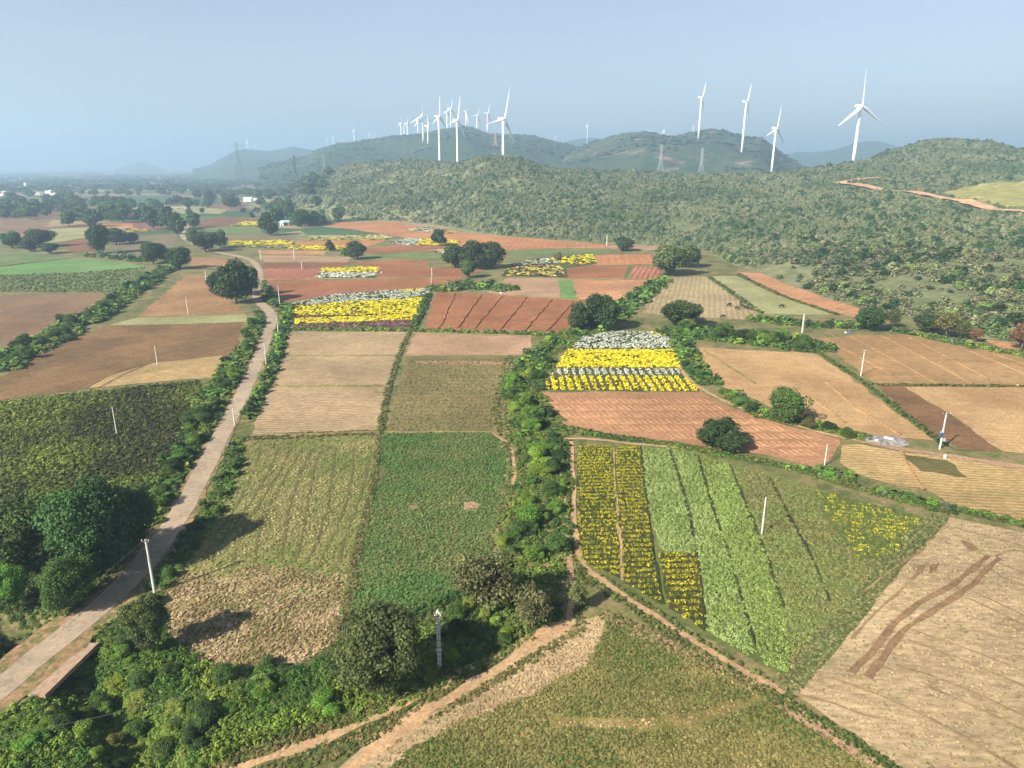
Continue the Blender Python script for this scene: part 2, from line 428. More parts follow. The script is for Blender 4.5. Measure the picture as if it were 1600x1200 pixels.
tag(link("hillside", hme, hill_material("dry_hillside", (120, 126, 88), (134, 134, 98), (170, 134, 110), (.58, .7), 1, (172, 166, 98))), kind='structure')

def ridge(profile, Dc, front, back, mat, name="hill", dstep=40, rough=10, sc=120, spurs=18):
    px = np.array([p[0] for p in profile], float); py = np.array([p[1] for p in profile], float)
    hx = np.arange(px[0], px[-1]+.1, max(2.0, (px[-1]-px[0])/220)); pyi = np.interp(hx, px, py)
    zcr = np.array([W(a, b, Dc)[2] for a, b in zip(hx, pyi)])
    T = np.concatenate([np.linspace(-1, 0, int(front/dstep)), np.linspace(0, 1, int(back/dstep)+2)[1:]])
    HXg, TG = np.meshgrid(hx, T); ZC = np.tile(zcr, (len(T), 1)); az = np.arctan((HXg-800)/FPX/1.0465)
    D = Dc + np.where(TG < 0, TG*front, TG*back)
    X, Y = D*np.sin(az), D*np.cos(az)
    a = np.abs(TG); shp = np.where(TG < 0, 1-a**1.25, 1-a**1.6)
    shp = shp + .18*np.sin(np.pi*a)*(fbm(X/spurs/10, Y/spurs/10, 21, 3)-.5)*2
    Z = (ZC+6)*shp - 6 + rough*(fbm(X/sc, Y/sc, 5, 4)-.5)*np.clip(a*6, 0.12, 1)*np.clip(shp*3, 0, 1)
    ny, nx = X.shape; idx = np.arange(nx*ny).reshape(ny, nx)
    F = np.stack([idx[:-1, :-1], idx[:-1, 1:], idx[1:, 1:], idx[1:, :-1]], -1).reshape(-1, 4)
    o = link(name, mesh_np(name, np.stack([X, Y, Z], -1).reshape(-1, 3), F, None, True), mat); tag(o, kind='structure')
    return dict(o=o, hx=hx, zcr=zcr, D=Dc, f=front, b=back)
MH = hill_material("far_green_hill", (52, 78, 52), (74, 92, 62), (150, 122, 105), (.62, .7), .35)
MH2 = hill_material("far_red_hill", (58, 80, 56), (84, 96, 68), (156, 124, 108), (.56, .66), .4)
RIDGES = [
 ridge([(405, 264), (425, 256), (455, 250), (485, 243), (497, 233), (530, 224), (560, 221), (612, 213), (662, 209), (687, 202), (710, 199), (727, 197), (742, 200), (755, 206), (767, 209), (800, 210), (830, 211), (862, 220), (900, 228), (940, 240), (980, 264)], 2650, 1000, 700, MH),
 ridge([(860, 264), (885, 240), (912, 227), (950, 215), (975, 208), (1007, 206), (1037, 212), (1062, 211), (1080, 206), (1112, 202), (1132, 205), (1160, 214), (1186, 215), (1200, 224), (1214, 235), (1229, 246), (1250, 258), (1275, 264)], 2250, 750, 600, MH2),
 ridge([(300, 264), (330, 257), (345, 248), (370, 236), (385, 232), (400, 234), (420, 236), (440, 233), (460, 229), (480, 233), (510, 237), (560, 245), (600, 264)], 4900, 1500, 1200, MH, dstep=90),
 ridge([(350, 264), (372, 252), (400, 248), (420, 249), (440, 255), (470, 260), (490, 266)], 3900, 700, 600, MH, dstep=70),
 ridge([(180, 265), (205, 257), (222, 253), (235, 257), (255, 265)], 9000, 2000, 2000, MH, dstep=200),
 ridge([(850, 264), (880, 222), (905, 217), (920, 215), (945, 217), (960, 222), (1000, 264)], 5200, 1400, 1000, MH, dstep=90),
 ridge([(1180, 264), (1215, 246), (1228, 240), (1245, 237), (1270, 238), (1300, 234), (1330, 224), (1355, 220), (1375, 222), (1400, 230), (1450, 245), (1550, 264)], 5200, 1500, 1000, MH, dstep=90)]
def terr(x, y):
    z = float(hill_z(np.array([x]), np.array([y]))[0]) if y > 1 else 0
    z = max(z, 0); D = math.hypot(x, y); hx = float(hx_of(x, y))
    for r in RIDGES:
        if r['hx'][0] <= hx <= r['hx'][-1]:
            zc_ = np.interp(hx, r['hx'], r['zcr']); t = (D-r['D'])/(r['f'] if D < r['D'] else r['b'])
            if abs(t) < 1: z = max(z, (zc_+6)*(1-abs(t)**(1.25 if t < 0 else 1.6))-6)
    return z

# ------------------------------------------------------------ flat sheets: fields, tracks, road
def rough_loop(pts, z, amp, step):
    L = []; n = len(pts)
    for i in range(n):
        a, b = np.array(pts[i]), np.array(pts[(i+1) % n]); d = np.linalg.norm(b-a); k = max(1, min(60, int(d/step)))
        nn = np.array([-(b-a)[1], (b-a)[0]])/max(d, 1e-6)
        for j in range(k):
            p = a+(b-a)*j/k
            o = (float(vnoise(np.array([p[0]/3.1]), np.array([p[1]/3.1]), 5)[0])-.5)*2*amp
            p = p + nn*o; L.append((p[0], p[1], z))
    return L
NF = [0]
def field(pp, mat, z=None, amp=.55, name="field", world=False):
    NF[0] += 1
    pts = pp if world else poly(pp)
    zz = z if z is not None else .03 + .0006*NF[0]
    D = np.mean(np.hypot(pts[:, 0], pts[:, 1])) if world else np.mean(np.hypot(pts[:, 0], pts[:, 1]))
    L = rough_loop(pts, zz, amp*max(1, D/200), max(1.2, D/90))
    me = bpy.data.meshes.new(name); me.from_pydata(L, [], [tuple(range(len(L)))])
    if me.polygons[0].normal.z < 0: me.flip_normals()
    return tag(link(name, me, mat), kind='structure')
TR = []; RB = []
def ribbon(pts, w, mat, name, z=.08, amp=.25, step=2.0, drape=None, seed=1, kind='structure'):
    pts = [np.array(p[:2], float) for p in pts]
    if name in ('dirt_track', 'footpath', 'wheel_rut', 'irrigation_furrow', 'road'): TR.append((np.array(pts), w/2-.05))
    # smooth + resample
    for _ in range(2):
        q = [pts[0]]
        for a, b in zip(pts[:-1], pts[1:]): q += [a*.75+b*.25, a*.25+b*.75]
        pts = q + [pts[-1]]
    z += .0009*len(RB); RB.append(name); R = [pts[0]]
    for a, b in zip(pts[:-1], pts[1:]):
        d = np.linalg.norm(b-a); k = max(1, int(d/step))
        for j in range(1, k+1): R.append(a+(b-a)*j/k)
    V = []; Fc = []
    for i, p in enumerate(R):
        d = R[min(i+1, len(R)-1)]-R[max(i-1, 0)]; d = d/max(np.linalg.norm(d), 1e-6); n = np.array([-d[1], d[0]])
        ww = w(i/len(R)) if callable(w) else w
        for s in (-1, -.4, .4, 1):
            e = (float(vnoise(np.array([p[0]/2.3+seed*7]), np.array([p[1]/2.3+s*9]), 8)[0])-.5)*2*amp if abs(s) == 1 else 0
            c = p + n*s*(ww/2+e)
            zz = z if drape is None else z + float(drape(np.array([c[0]]), np.array([c[1]]))[0])
            V.append((c[0], c[1], zz))
    for i in range(len(R)-1):
        for k in range(3): Fc.append((i*4+k, i*4+k+1, i*4+5+k, i*4+4+k))
    me = bpy.data.meshes.new(name); me.from_pydata(V, [], Fc)
    bm = bmesh.new(); bm.from_mesh(me); bmesh.ops.recalc_face_normals(bm, faces=bm.faces); bm.to_mesh(me); bm.free()
    if me.polygons[0].normal.z < 0: me.flip_normals()
    return tag(link(name, me, mat), kind=kind)

FM = field_mat
straw = FM("harvested_straw", (196, 172, 136), (178, 154, 122), (160, 150, 102), rows=(-24, 1.6, .96, 4), patch=.09, fine=1.5, aniso=3.2)
straw2 = FM("grey_stubble", (190, 164, 128), (174, 150, 118), (150, 140, 104), rows=(2, 1.3, .82, 3), patch=.05, fine=1.5, aniso=2.5)
straw3 = FM("far_stubble", (190, 172, 132), (176, 156, 118), (150, 142, 100), rows=(75, 2.4, .8, 3), patch=.03, fine=.9)
fallow = FM("fallow_grass", (132, 124, 70), (158, 142, 88), (110, 116, 58), patch=.07, fine=1.9, c3w=(.5, .68))
tanrow = FM("sandy_seedbed", (202, 168, 122), (190, 152, 108), (178, 136, 98), rows=(3, .9, .86, .8), patch=.03)
tanrow2 = FM("raked_seedbed", (186, 150, 106), (166, 132, 90), (150, 112, 76), rows=(-4, 1.4, .85, 2), patch=.035, aniso=3)
tanrow3 = FM("mown_straw", (196, 166, 118), (178, 152, 104), (156, 140, 88), rows=(-8, 1.3, .9, 5), patch=.05, aniso=2)
dampsoil = FM("damp_ploughed_soil", (128, 98, 68), (144, 110, 78), rows=(-3, 1.0, .74, .8), patch=.04)
greenbrown = FM("green_brown_fallow", (116, 106, 66), (100, 98, 58), rows=(-12, .8, .9), patch=.06)
orow = FM("orange_ridged_soil", (186, 140, 105), (173, 129, 96), rows=None, patch=.03, fine=1.2, bump=.08)
orange = FM("orange_soil", (200, 142, 94), (188, 130, 86), (206, 156, 110), rows=(84, 5, .93, 1), patch=.012, fine=.5)
orange2 = FM("pale_orange_soil", (208, 156, 114), (192, 140, 102), (150, 120, 84), rows=(40, 4, .9, 2), patch=.02, fine=.6)
redsoil = FM("red_brown_soil", (168, 113, 78), (154, 102, 70), (180, 128, 92), rows=(3, 2.0, .95, 1), patch=.02, fine=.7, bump=.08)
darkred = FM("dark_red_soil", (144, 100, 70), (130, 90, 66), patch=.02, fine=.5)
redrows = FM("red_striped_beds", (196, 130, 104), (180, 116, 92), rows=(75, 2.9, .5, .3), patch=.02, fine=.5)
pinkbrown = FM("pinkish_brown_soil", (150, 122, 94), (136, 108, 82), (130, 108, 84), rows=(3, 2.2, .8, 2), patch=.02, fine=.7)
brown = FM("ploughed_brown_soil", (148, 116, 80), (124, 98, 68), (160, 132, 88), rows=(62, 1.6, .62, 4), patch=.04, fine=1.2)
brownp = FM("dry_orange_brown_soil", (176, 138, 98), (160, 124, 88), (188, 154, 112), rows=(80, 2.4, .86, 2.5), patch=.03, fine=.8)
olive = FM("olive_stubble", (142, 130, 88), (128, 120, 78), (160, 134, 98), patch=.05, fine=1.6, rows=(1, 3, .93, 3))
pinktan = FM("pink_tan_soil", (192, 156, 126), (178, 144, 114), (150, 138, 92), patch=.03, fine=1.1)
greenf = FM("short_green_crop", (98, 126, 68), (88, 120, 60), (130, 130, 80), patch=.045, fine=1.7, c3w=(.45, .62), spot=((176, 130, 98), .09, .74))
stripgr = FM("part_green_stubble", (156, 146, 96), (122, 134, 70), (94, 120, 52), rows=(73, 2.6, .72, 3), patch=.06, fine=1.7)
strawlump = FM("trampled_straw", (196, 170, 134), (166, 146, 104), (130, 122, 72), patch=.12, fine=1.5, bump=.3)
darkcrop = FM("dark_bushy_crop_floor", (62, 66, 40), (74, 74, 46), (92, 108, 48), patch=.05, fine=.9)
green1 = FM("bright_green_crop", (110, 152, 84), (126, 156, 92), patch=.015, fine=.6)
green2 = FM("olive_green_crop", (128, 142, 88), (112, 128, 74), (146, 150, 96), patch=.03, fine=.6)
green3 = FM("deep_green_crop", (70, 104, 66), (82, 116, 72), patch=.02, fine=.4)
palegreen = FM("pale_green_stubble", (172, 168, 122), (156, 158, 106), (160, 172, 84), patch=.03, fine=.8)
greyf = FM("grey_fallow", (140, 124, 100), (128, 120, 88), patch=.02, fine=.4)
green4 = FM("flower_crop_floor", (84, 92, 52), (104, 98, 62), patch=.1, fine=1.2)
gcrop = FM("green_crop_floor", (104, 118, 62), (122, 126, 74), patch=.08, fine=1.4)
dirt = FM("dirt_track", (208, 172, 132), (194, 158, 120), (160, 142, 94), patch=.2, fine=2.2, bump=.06)
dirt2 = FM("red_dirt_shoulder", (186, 150, 116), (168, 136, 102), (120, 118, 74), c3w=(.42, .6), patch=.15, fine=1.8, bump=.06)
asph = FM("worn_tar_road", (178, 162, 142), (164, 150, 134), (192, 168, 140), weeds=0, c3w=(.42, .6), patchw=(.42, .58), patch=.3, fine=2.5, bump=.01, fc=.35)
verge = FM("grass_verge", (88, 106, 56), (112, 116, 66), (136, 126, 80), patch=.15, fine=1.8)
darkearth = FM("wet_earth", (158, 126, 94), (138, 110, 82), patch=.2, fine=1.6)
hillroad = FM("hill_dirt_road", (228, 184, 146), (214, 166, 128), patch=.03, fine=.3, bump=0)

FL = [
 # far plain, left
 ([(0, 338), (80, 342), (75, 352), (20, 368), (0, 366)], pinkbrown), ([(30, 372), (80, 358), (140, 355), (142, 370), (90, 378), (55, 381)], palegreen),
 ([(90, 378), (145, 371), (160, 395), (108, 393)], darkred), ([(150, 350), (205, 349), (212, 357), (160, 358)], orange),
 ([(175, 372), (275, 364), (278, 385), (205, 394), (170, 384)], greyf), ([(90, 309), (230, 306), (330, 310), (352, 318), (240, 320), (105, 318)], green3),
 ([(55, 323), (110, 320), (205, 322), (190, 330), (60, 331)], pinkbrown), ([(205, 325), (300, 321), (355, 328), (345, 334), (235, 334)], palegreen),
 ([(312, 345), (345, 339), (390, 341), (396, 345), (357, 352), (312, 354)], darkred), ([(315, 356), (400, 353), (412, 365), (330, 366)], green2),
 ([(345, 366), (470, 365), (455, 375), (350, 376)], greyf), ([(298, 400), (372, 408), (352, 420), (300, 418)], brownp),
 ([(410, 318), (520, 316), (520, 324), (405, 326)], green3), ([(400, 326), (470, 327), (420, 338), (395, 338)], greyf),
 ([(500, 326), (560, 330), (610, 342), (520, 344)], palegreen),
 ([(0, 393), (60, 395), (112, 404), (0, 416)], green2), ([(0, 417), (105, 405), (150, 405), (230, 416), (195, 426), (0, 436)], green1),
 ([(0, 432), (130, 426), (228, 418), (214, 440), (180, 457), (0, 456)], green2), ([(0, 461), (176, 457), (150, 482), (40, 530), (0, 545)], pinkbrown),
 # mid, orange country
 ([(470, 356), (500, 354), (560, 359), (598, 366), (478, 368)], green3),
 ([(500, 352), (535, 347), (620, 346), (660, 354), (720, 363), (800, 370), (880, 376), (952, 383), (952, 388), (870, 388), (790, 391), (700, 383), (640, 372), (600, 366), (560, 360)], orange),
 ([(465, 377), (605, 375), (572, 386), (462, 382)], orange), ([(575, 389), (640, 379), (700, 384), (690, 392), (640, 394), (560, 396)], redsoil),
 ([(400, 391), (512, 392), (506, 398), (405, 397)], orange2), ([(405, 399), (550, 402), (542, 410), (412, 409)], pinktan),
 ([(570, 399), (640, 394), (705, 397), (690, 405), (560, 406)], green2), ([(412, 411), (540, 410), (562, 407), (530, 418), (408, 420)], darkred),
 ([(545, 411), (620, 405), (666, 407), (672, 417), (592, 418)], redsoil), ([(408, 420), (500, 419), (496, 435), (404, 437)], redrows),
 ([(594, 418), (765, 419), (722, 433), (586, 436)], redsoil), ([(404, 438), (585, 437), (722, 434), (700, 453), (660, 452), (540, 458), (452, 472), (410, 466)], redsoil),
 ([(790, 392), (868, 389), (952, 389), (945, 397), (800, 404)], green2), ([(952, 384), (1090, 378), (1090, 383), (1010, 392), (955, 390)], pinktan),
 ([(912, 399), (1016, 397), (1022, 413), (925, 414)], orange), ([(888, 416), (986, 415), (978, 436), (884, 435)], redsoil), ([(990, 416), (1036, 418), (1032, 437), (983, 436)], redrows),
 ([(795, 433), (892, 436), (902, 467), (760, 459)], pinktan), ([(872, 437), (894, 437), (902, 467), (875, 465)], green1),
 ([(895, 437), (1032, 438), (985, 471), (902, 468)], orange2), ([(682, 457), (800, 461), (912, 470), (892, 512), (868, 518), (664, 513)], redsoil),
 ([(1110, 383), (1160, 377), (1160, 382), (1120, 386)], pinktan),
 # centre
 ([(648, 521), (832, 526), (826, 555), (634, 556)], pinktan), ([(636, 557), (826, 556), (812, 575), (790, 600), (780, 632), (778, 670), (604, 673)], olive),
 ([(650, 563), (820, 566), (818, 571), (648, 568)], pinktan),
 ([(600, 677), (768, 676), (800, 697), (806, 730), (792, 800), (775, 850), (745, 905), (690, 950), (600, 975), (545, 968), (575, 800)], greenf),
 ([(448, 518), (638, 518), (624, 556), (444, 556)], straw2), ([(444, 557), (622, 557), (610, 603), (424, 603)], straw2), ([(422, 605), (608, 605), (593, 672), (520, 676), (392, 680)], straw2),
 ([(386, 690), (592, 679), (583, 760), (560, 850), (538, 968), (505, 1015), (470, 1040), (330, 1036), (258, 998), (247, 925), (310, 850), (352, 780)], stripgr),
 ([(300, 905), (420, 885), (520, 900), (540, 950), (505, 1015), (470, 1040), (330, 1036), (258, 998), (247, 930)], strawlump, 3.2),
 # left of road
 ([(292, 430), (330, 430), (345, 455), (382, 488), (330, 492), (214, 496)], brownp), ([(212, 497), (330, 493), (382, 489), (398, 503), (300, 506), (190, 508), (170, 508)], palegreen),
 ([(170, 509), (300, 507), (380, 503), (372, 540), (350, 580), (310, 592), (150, 606), (0, 626), (0, 592), (60, 548)], brown),
 ([(240, 568), (350, 555), (330, 590), (140, 606), (170, 588)], tanrow3),
 ([(0, 629), (150, 612), (308, 596), (330, 640), (300, 700), (262, 760), (235, 800), (150, 790), (0, 800)], darkcrop),
 # right side
 ([(1005, 490), (1012, 462), (1045, 434), (1105, 432), (1130, 447), (1188, 490), (1176, 500), (1090, 497)], straw3), ([(1109, 432), (1150, 431), (1200, 455), (1306, 492), (1192, 491)], palegreen),
 ([(1154, 425), (1200, 427), (1270, 445), (1422, 487), (1392, 503), (1345, 500), (1310, 488), (1220, 462)], orange2),
 ([(1090, 542), (1180, 548), (1268, 551), (1290, 562), (1350, 606), (1400, 645), (1462, 690), (1372, 682), (1290, 664), (1215, 640), (1130, 604), (1104, 580)], tanrow),
 ([(1272, 529), (1340, 524), (1420, 523), (1510, 545), (1620, 557), (1720, 570), (1720, 603), (1600, 602), (1368, 600)], tanrow2),
 ([(1370, 604), (1412, 604), (1480, 645), (1565, 707), (1500, 703), (1455, 680)], dampsoil), ([(1413, 604), (1600, 605), (1720, 608), (1720, 725), (1600, 709), (1567, 706), (1484, 646)], tanrow),
 ([(1515, 520), (1620, 530), (1700, 545), (1640, 552), (1560, 543)], orange2),
 ([(1318, 697), (1345, 694), (1405, 706), (1442, 766), (1395, 758), (1332, 738), (1310, 722)], tanrow3), ([(1408, 706), (1500, 716), (1610, 732), (1800, 760), (1800, 850), (1600, 815), (1488, 790), (1444, 766)], tanrow3),
 ([(1410, 711), (1482, 720), (1512, 747), (1440, 737)], greenbrown),
 ([(846, 613), (1095, 613), (1150, 640), (1220, 662), (1312, 686), (1298, 722), (1275, 732), (1200, 713), (1100, 697), (1000, 683), (895, 671), (868, 652)], orow),
 # bottom
 ([(1240, 1076), (1300, 1010), (1370, 930), (1440, 860), (1484, 809), (1600, 834), (1900, 890), (2100, 1400), (1620, 1400), (1400, 1196)], straw),
 ([(420, 1400), (560, 1190), (640, 1130), (760, 1060), (868, 985), (948, 956), (1080, 1015), (1212, 1092), (1385, 1205), (1600, 1400)], fallow),
 ([(600, 1150), (770, 1048), (880, 985), (950, 957), (940, 1000), (905, 1045), (830, 1085), (740, 1120), (640, 1170), (570, 1230)], straw),
]
for pp, m, *am in FL: field(pp, m, amp=am[0] if am else .6)
ribbon(poly([(945, 962), (1080, 1022), (1215, 1094), (1370, 1200), (1420, 1240)]), 1.7, pinktan, 'worn_strip', z=.112, amp=.5, step=2)
ribbon(poly([(500, 1262), (620, 1160), (710, 1098), (800, 1042), (865, 1000), (905, 968)]), 4.2, straw, 'track_edge', z=.098, amp=1.0, step=2)
# flower-field floors
F5 = [(846, 609), (868, 577), (888, 547), (912, 527), (955, 519), (1036, 520), (1054, 538), (1062, 572), (1092, 612)]
F16 = [(455, 474), (520, 461), (600, 455), (671, 451), (672, 464), (645, 513), (460, 514)]
F3 = [(900, 697), (1000, 695), (1060, 703), (1200, 738), (1312, 773), (1442, 808), (1400, 868), (1236, 1058), (1120, 1004), (1004, 935), (905, 880)]
field(F5, green4); field(F16, green4); field(F3, gcrop)
mfloor = FM('marigold_floor', (72, 72, 44), (88, 80, 52), patch=.1, fine=1.4, weeds=.2)
for q_ in ([(903, 698), (956, 698), (962, 780), (967, 850), (970, 905), (905, 878)], [(962, 698), (999, 698), (1008, 780), (1020, 870), (1034, 946), (976, 912)], [(1030, 866), (1090, 868), (1096, 900), (1104, 986), (1046, 952)]): field(q_, mfloor, z=.115)
FLOW_FAR = [([(497, 434), (508, 418), (592, 418), (585, 434)], 0), ([(785, 431), (800, 412), (860, 403), (925, 398), (932, 412), (886, 420), (886, 434)], 0),
 ([(480, 369), (602, 367), (612, 371), (604, 375), (484, 375)], 0), ([(455, 383), (537, 384), (542, 389), (500, 391), (452, 389)], 0), ([(352, 377), (440, 376), (462, 378), (455, 387), (350, 385)], 0),
 ([(606, 380), (640, 372), (716, 376), (714, 382), (658, 384)], 0), ([(633, 359), (660, 354), (722, 361), (700, 366)], 0), ([(357, 353), (380, 346), (412, 345), (408, 353)], 0), ([(672, 391), (700, 390), (700, 395), (672, 395)], 0),
 ([(160, 359), (196, 356), (228, 358), (236, 362), (200, 364)], 0)]
for p_, _ in FLOW_FAR: field(p_, green4)

# roads and tracks
RD = poly([(-110, 1165), (0, 1078), (60, 1026), (125, 975), (190, 920), (235, 872), (275, 815), (306, 760), (330, 712), (350, 672), (372, 630), (388, 598), (402, 566), (416, 530), (424, 505), (424, 490), (412, 478), (400, 468), (402, 445), (407, 430), (402, 416), (392, 406), (372, 400), (345, 396), (318, 388), (300, 380), (286, 372), (284, 364), (292, 356), (290, 348)])
ribbon(RD, lambda t: 5.4+2.8*max(0, 1-max(0, t-.05)/.03) if t < .08 else 5.4, dirt2, "road_shoulder", z=.10, amp=.8, seed=2)
ribbon(RD, 3.9, asph, "road", z=.14, amp=.18, seed=3)
ribbon(poly([(480, 1260), (600, 1160), (690, 1100), (780, 1045), (850, 1000), (892, 972)]), 1.9, dirt, "dirt_track", z=.10, amp=.7, step=1)
ribbon(poly([(330, 1220), (430, 1182), (560, 1135), (650, 1090), (720, 1050), (800, 1010), (872, 975)]), 1.5, dirt, "dirt_track", z=.11, amp=.6, step=1)
ribbon(poly([(330, 1220), (430, 1180), (560, 1140), (670, 1092), (770, 1040), (880, 976)]), 5.5, verge, "track_verge", z=.07, amp=.6)
ribbon(poly([(876, 700), (880, 760), (884, 820), (890, 870), (897, 930), (890, 965)]), .95, dirt, "footpath", z=.10, amp=.2)
ribbon(poly([(893, 690), (896, 780), (898, 830), (905, 880), (960, 920), (1040, 975), (1130, 1030), (1225, 1085)]), .95, dirt, "footpath", z=.11, amp=.25)
ribbon(poly([(920, 895), (990, 940), (1080, 1000), (1160, 1050), (1215, 1075)]), .95, dirt, "footpath", z=.115, amp=.25)
ribbon(poly([(880, 686), (920, 686), (1000, 695), (1060, 700)]), 1.2, dirt, "footpath", z=.12, amp=.3)
ribbon(poly([(1064, 560), (1066, 585), (1100, 612), (1160, 640), (1230, 662), (1320, 686), (1400, 700), (1500, 716), (1620, 732)]), 1.3, dirt, "footpath", z=.13, amp=.3)
ribbon(poly([(768, 676), (800, 698), (805, 740), (798, 790), (788, 830)]), .9, dirt, "footpath", z=.11, amp=.3)
ribbon(poly([(1235, 1065), (1330, 960), (1400, 870), (1465, 812)]), 3.0, verge, "grass_verge", z=.09, amp=.3)
ribbon(poly([(1205, 1085), (1300, 1140), (1400, 1205), (1520, 1290)]), 1.5, verge, "grass_verge", z=.092, amp=.3)
ribbon(poly([(640, 518), (622, 560), (606, 610), (594, 675), (583, 760), (560, 850), (540, 968)]), 1.6, verge, "grass_verge", z=.094, amp=.3)
ribbon(poly([(1275, 548), (1345, 594), (1400, 637), (1470, 692)]), 1.7, verge, "grass_verge", z=.096, amp=.3)
ribbon(poly([(1365, 601), (1600, 604), (1720, 606)]), 1.8, verge, "grass_verge", z=.098, amp=.4)
ribbon(poly([(672, 460), (662, 485), (646, 514)]), 2.4, verge, "grass_verge", z=.10, amp=.3)
ribbon(poly([(870, 666), (960, 683), (1080, 700), (1180, 718), (1280, 742), (1350, 765)]), 2.8, verge, "grass_verge", z=.101, amp=.5)
ribbon(poly([(1488, 795), (1600, 822), (1700, 840)]), 1.6, verge, "grass_verge", z=.102, amp=.5)
ribbon(poly([(985, 414), (1032, 414)]), 2, verge, "grass_verge", z=.1)
ribbon(poly([(984, 415), (976, 437)]), 2, verge, "grass_verge", z=.104)
ribbon(poly([(1108, 433), (1140, 455), (1190, 490)]), 3, verge, "grass_verge", z=.105, amp=.8)
ribbon(poly([(1152, 428), (1220, 462), (1308, 492)]), 3, verge, "grass_verge", z=.106, amp=.8)
ribbon(poly([(1345, 690), (1405, 703), (1470, 711), (1620, 735)]), 2.0, pinktan, "footpath", z=.135, amp=.6)
ribbon(ROADH, 12, hillroad, "dirt_road", z=1.6, drape=hill_z, amp=1.2, step=8)
ribbon(ROADH2, 7, hillroad, "dirt_road", z=1.2, drape=hill_z, amp=1, step=8)
# wheel ruts and furrow lines
rutm = FM("green_brown_rut", (104, 106, 60), (122, 112, 70), patch=.2, fine=1.8)
for t in (.12, .22, .31, .40, .52, .61, .72, .83, .93):
    L = []
    for y_ in (700, 740, 790, 840, 880 if t > .3 else 850):
        l_ = 392-(y_-690)*.58; r_x = 592-(y_-680)*.17; L.append((l_+(r_x-l_)*(t+.04*math.sin(y_/40+t*9)), y_))
    ribbon(poly(L), .42, rutm, "wheel_rut", z=.10, amp=.12, step=1.0)
rut2 = FM("pressed_straw_rut", (170, 144, 108), (150, 126, 92), patch=.2, fine=1.8)
for L in ([(1425, 985), (1500, 1010), (1560, 1034), (1640, 1065)], [(1418, 1000), (1490, 1026), (1550, 1052), (1640, 1090)], [(1520, 925), (1580, 952), (1640, 985)], [(1512, 935), (1570, 962), (1640, 1000)], [(1240, 1085), (1300, 1098), (1345, 1118), (1400, 1128)], [(1350, 925), (1400, 885), (1440, 862)], [(1395, 935), (1425, 905), (1450, 880)], [(1555, 870), (1580, 858), (1640, 872)], [(1500, 828), (1560, 842), (1640, 866)], [(1560, 900), (1600, 915), (1650, 940)], [(1400, 1040), (1480, 1064), (1560, 1100), (1640, 1140)], [(1560, 880), (1620, 905)], [(1330, 1000), (1372, 952), (1400, 930)], [(1450, 1075), (1540, 1112), (1640, 1165)], [(1300, 1060), (1420, 1105), (1520, 1160), (1600, 1210)], [(1480, 900), (1500, 925)]):
    ribbon(poly(L), .38, rut2, "wheel_rut", z=.10, amp=.12, step=1.0)
field([(724, 786), (738, 783), (750, 790), (742, 798), (726, 797)], pinktan, z=.105, amp=.5, name="bare_patch")
field([(637, 792), (650, 790), (653, 795), (640, 797)], olive, z=.106, amp=.4, name="bare_patch")
field([(586, 730), (598, 728), (604, 740), (590, 760), (582, 755)], greyf, z=.107, amp=.4, name="bare_patch")
field([(1500, 845), (1518, 850), (1530, 860), (1515, 862)], darkearth, z=.107, amp=.4, name="bare_patch")
field([(1428, 884), (1444, 884), (1442, 896), (1430, 893)], darkearth, z=.108, amp=.4, name="bare_patch")
field([(1452, 884), (1466, 880), (1462, 895), (1450, 897)], darkearth, z=.109, amp=.4, name="bare_patch")
ribbon(poly([(1545, 868), (1490, 915), (1440, 940), (1395, 975), (1370, 1010), (1330, 1052)]), .8, darkearth, "wheel_rut", z=.10, amp=.2, step=1.0)
ribbon(poly([(1560, 872), (1515, 920), (1455, 955), (1412, 985), (1392, 1010), (1355, 1060)]), .8, darkearth, "wheel_rut", z=.104, amp=.25)
ribbon(poly([(130, 608), (160, 592), (190, 578), (222, 568)]), .7, darkearth, "wheel_rut", z=.10, amp=.25)
ribbon(poly([(155, 606), (180, 592), (205, 580), (225, 572)]), .7, darkearth, "wheel_rut", z=.10, amp=.25)
def bund(pts, w, h, mat, name="field_bund", z=.05):
    """a low raised ridge of soil between plots"""
    P0 = [np.array(p) for p in poly(pts)]; R = [P0[0]]
    for a, b in zip(P0[:-1], P0[1:]):
        k = max(2, int(np.linalg.norm(b-a)/2.5))
        for j in range(1, k+1): R.append(a+(b-a)*j/k)
    V = []; Fc = []
    for i, p in enumerate(R):
        d = R[min(i+1, len(R)-1)]-R[max(i-1, 0)]; d = d/max(np.linalg.norm(d), 1e-6); n = np.array([-d[1], d[0]])
        o = (float(vnoise(np.array([p[0]/4]), np.array([p[1]/4]), 4)[0])-.5)*w*.8; p = p+n*o
        hh = h*(.7+.6*float(vnoise(np.array([p[0]/1.5]), np.array([p[1]/1.5]), 6)[0]))
        for s, k in ((-1, 0), (-.35, 1), (.35, 1), (1, 0)): V.append((*(p+n*s*w/2), z-.06+k*(hh+.06)))
    for i in range(len(R)-1):
        for k in range(3): Fc.append((i*4+k, i*4+4+k, i*4+5+k, i*4+k+1))
    me = bpy.data.meshes.new(name); me.from_pydata(V, [], Fc)
    bm = bmesh.new(); bm.from_mesh(me); bmesh.ops.recalc_face_normals(bm, faces=bm.faces); bm.to_mesh(me); bm.free()
    if sum(p.normal.z for p in me.polygons) < 0: me.flip_normals()
    return tag(link(name, me, mat), kind='structure')
for a, b in (((711, 459), (688, 511)), ((752, 461), (716, 512)), ((785, 463), (742, 513)), ((823, 465), (782, 515)), ((862, 469), (820, 517)), ((896, 472), (855, 517))):
    bund([a, b], 1.1, .35, redsoil)
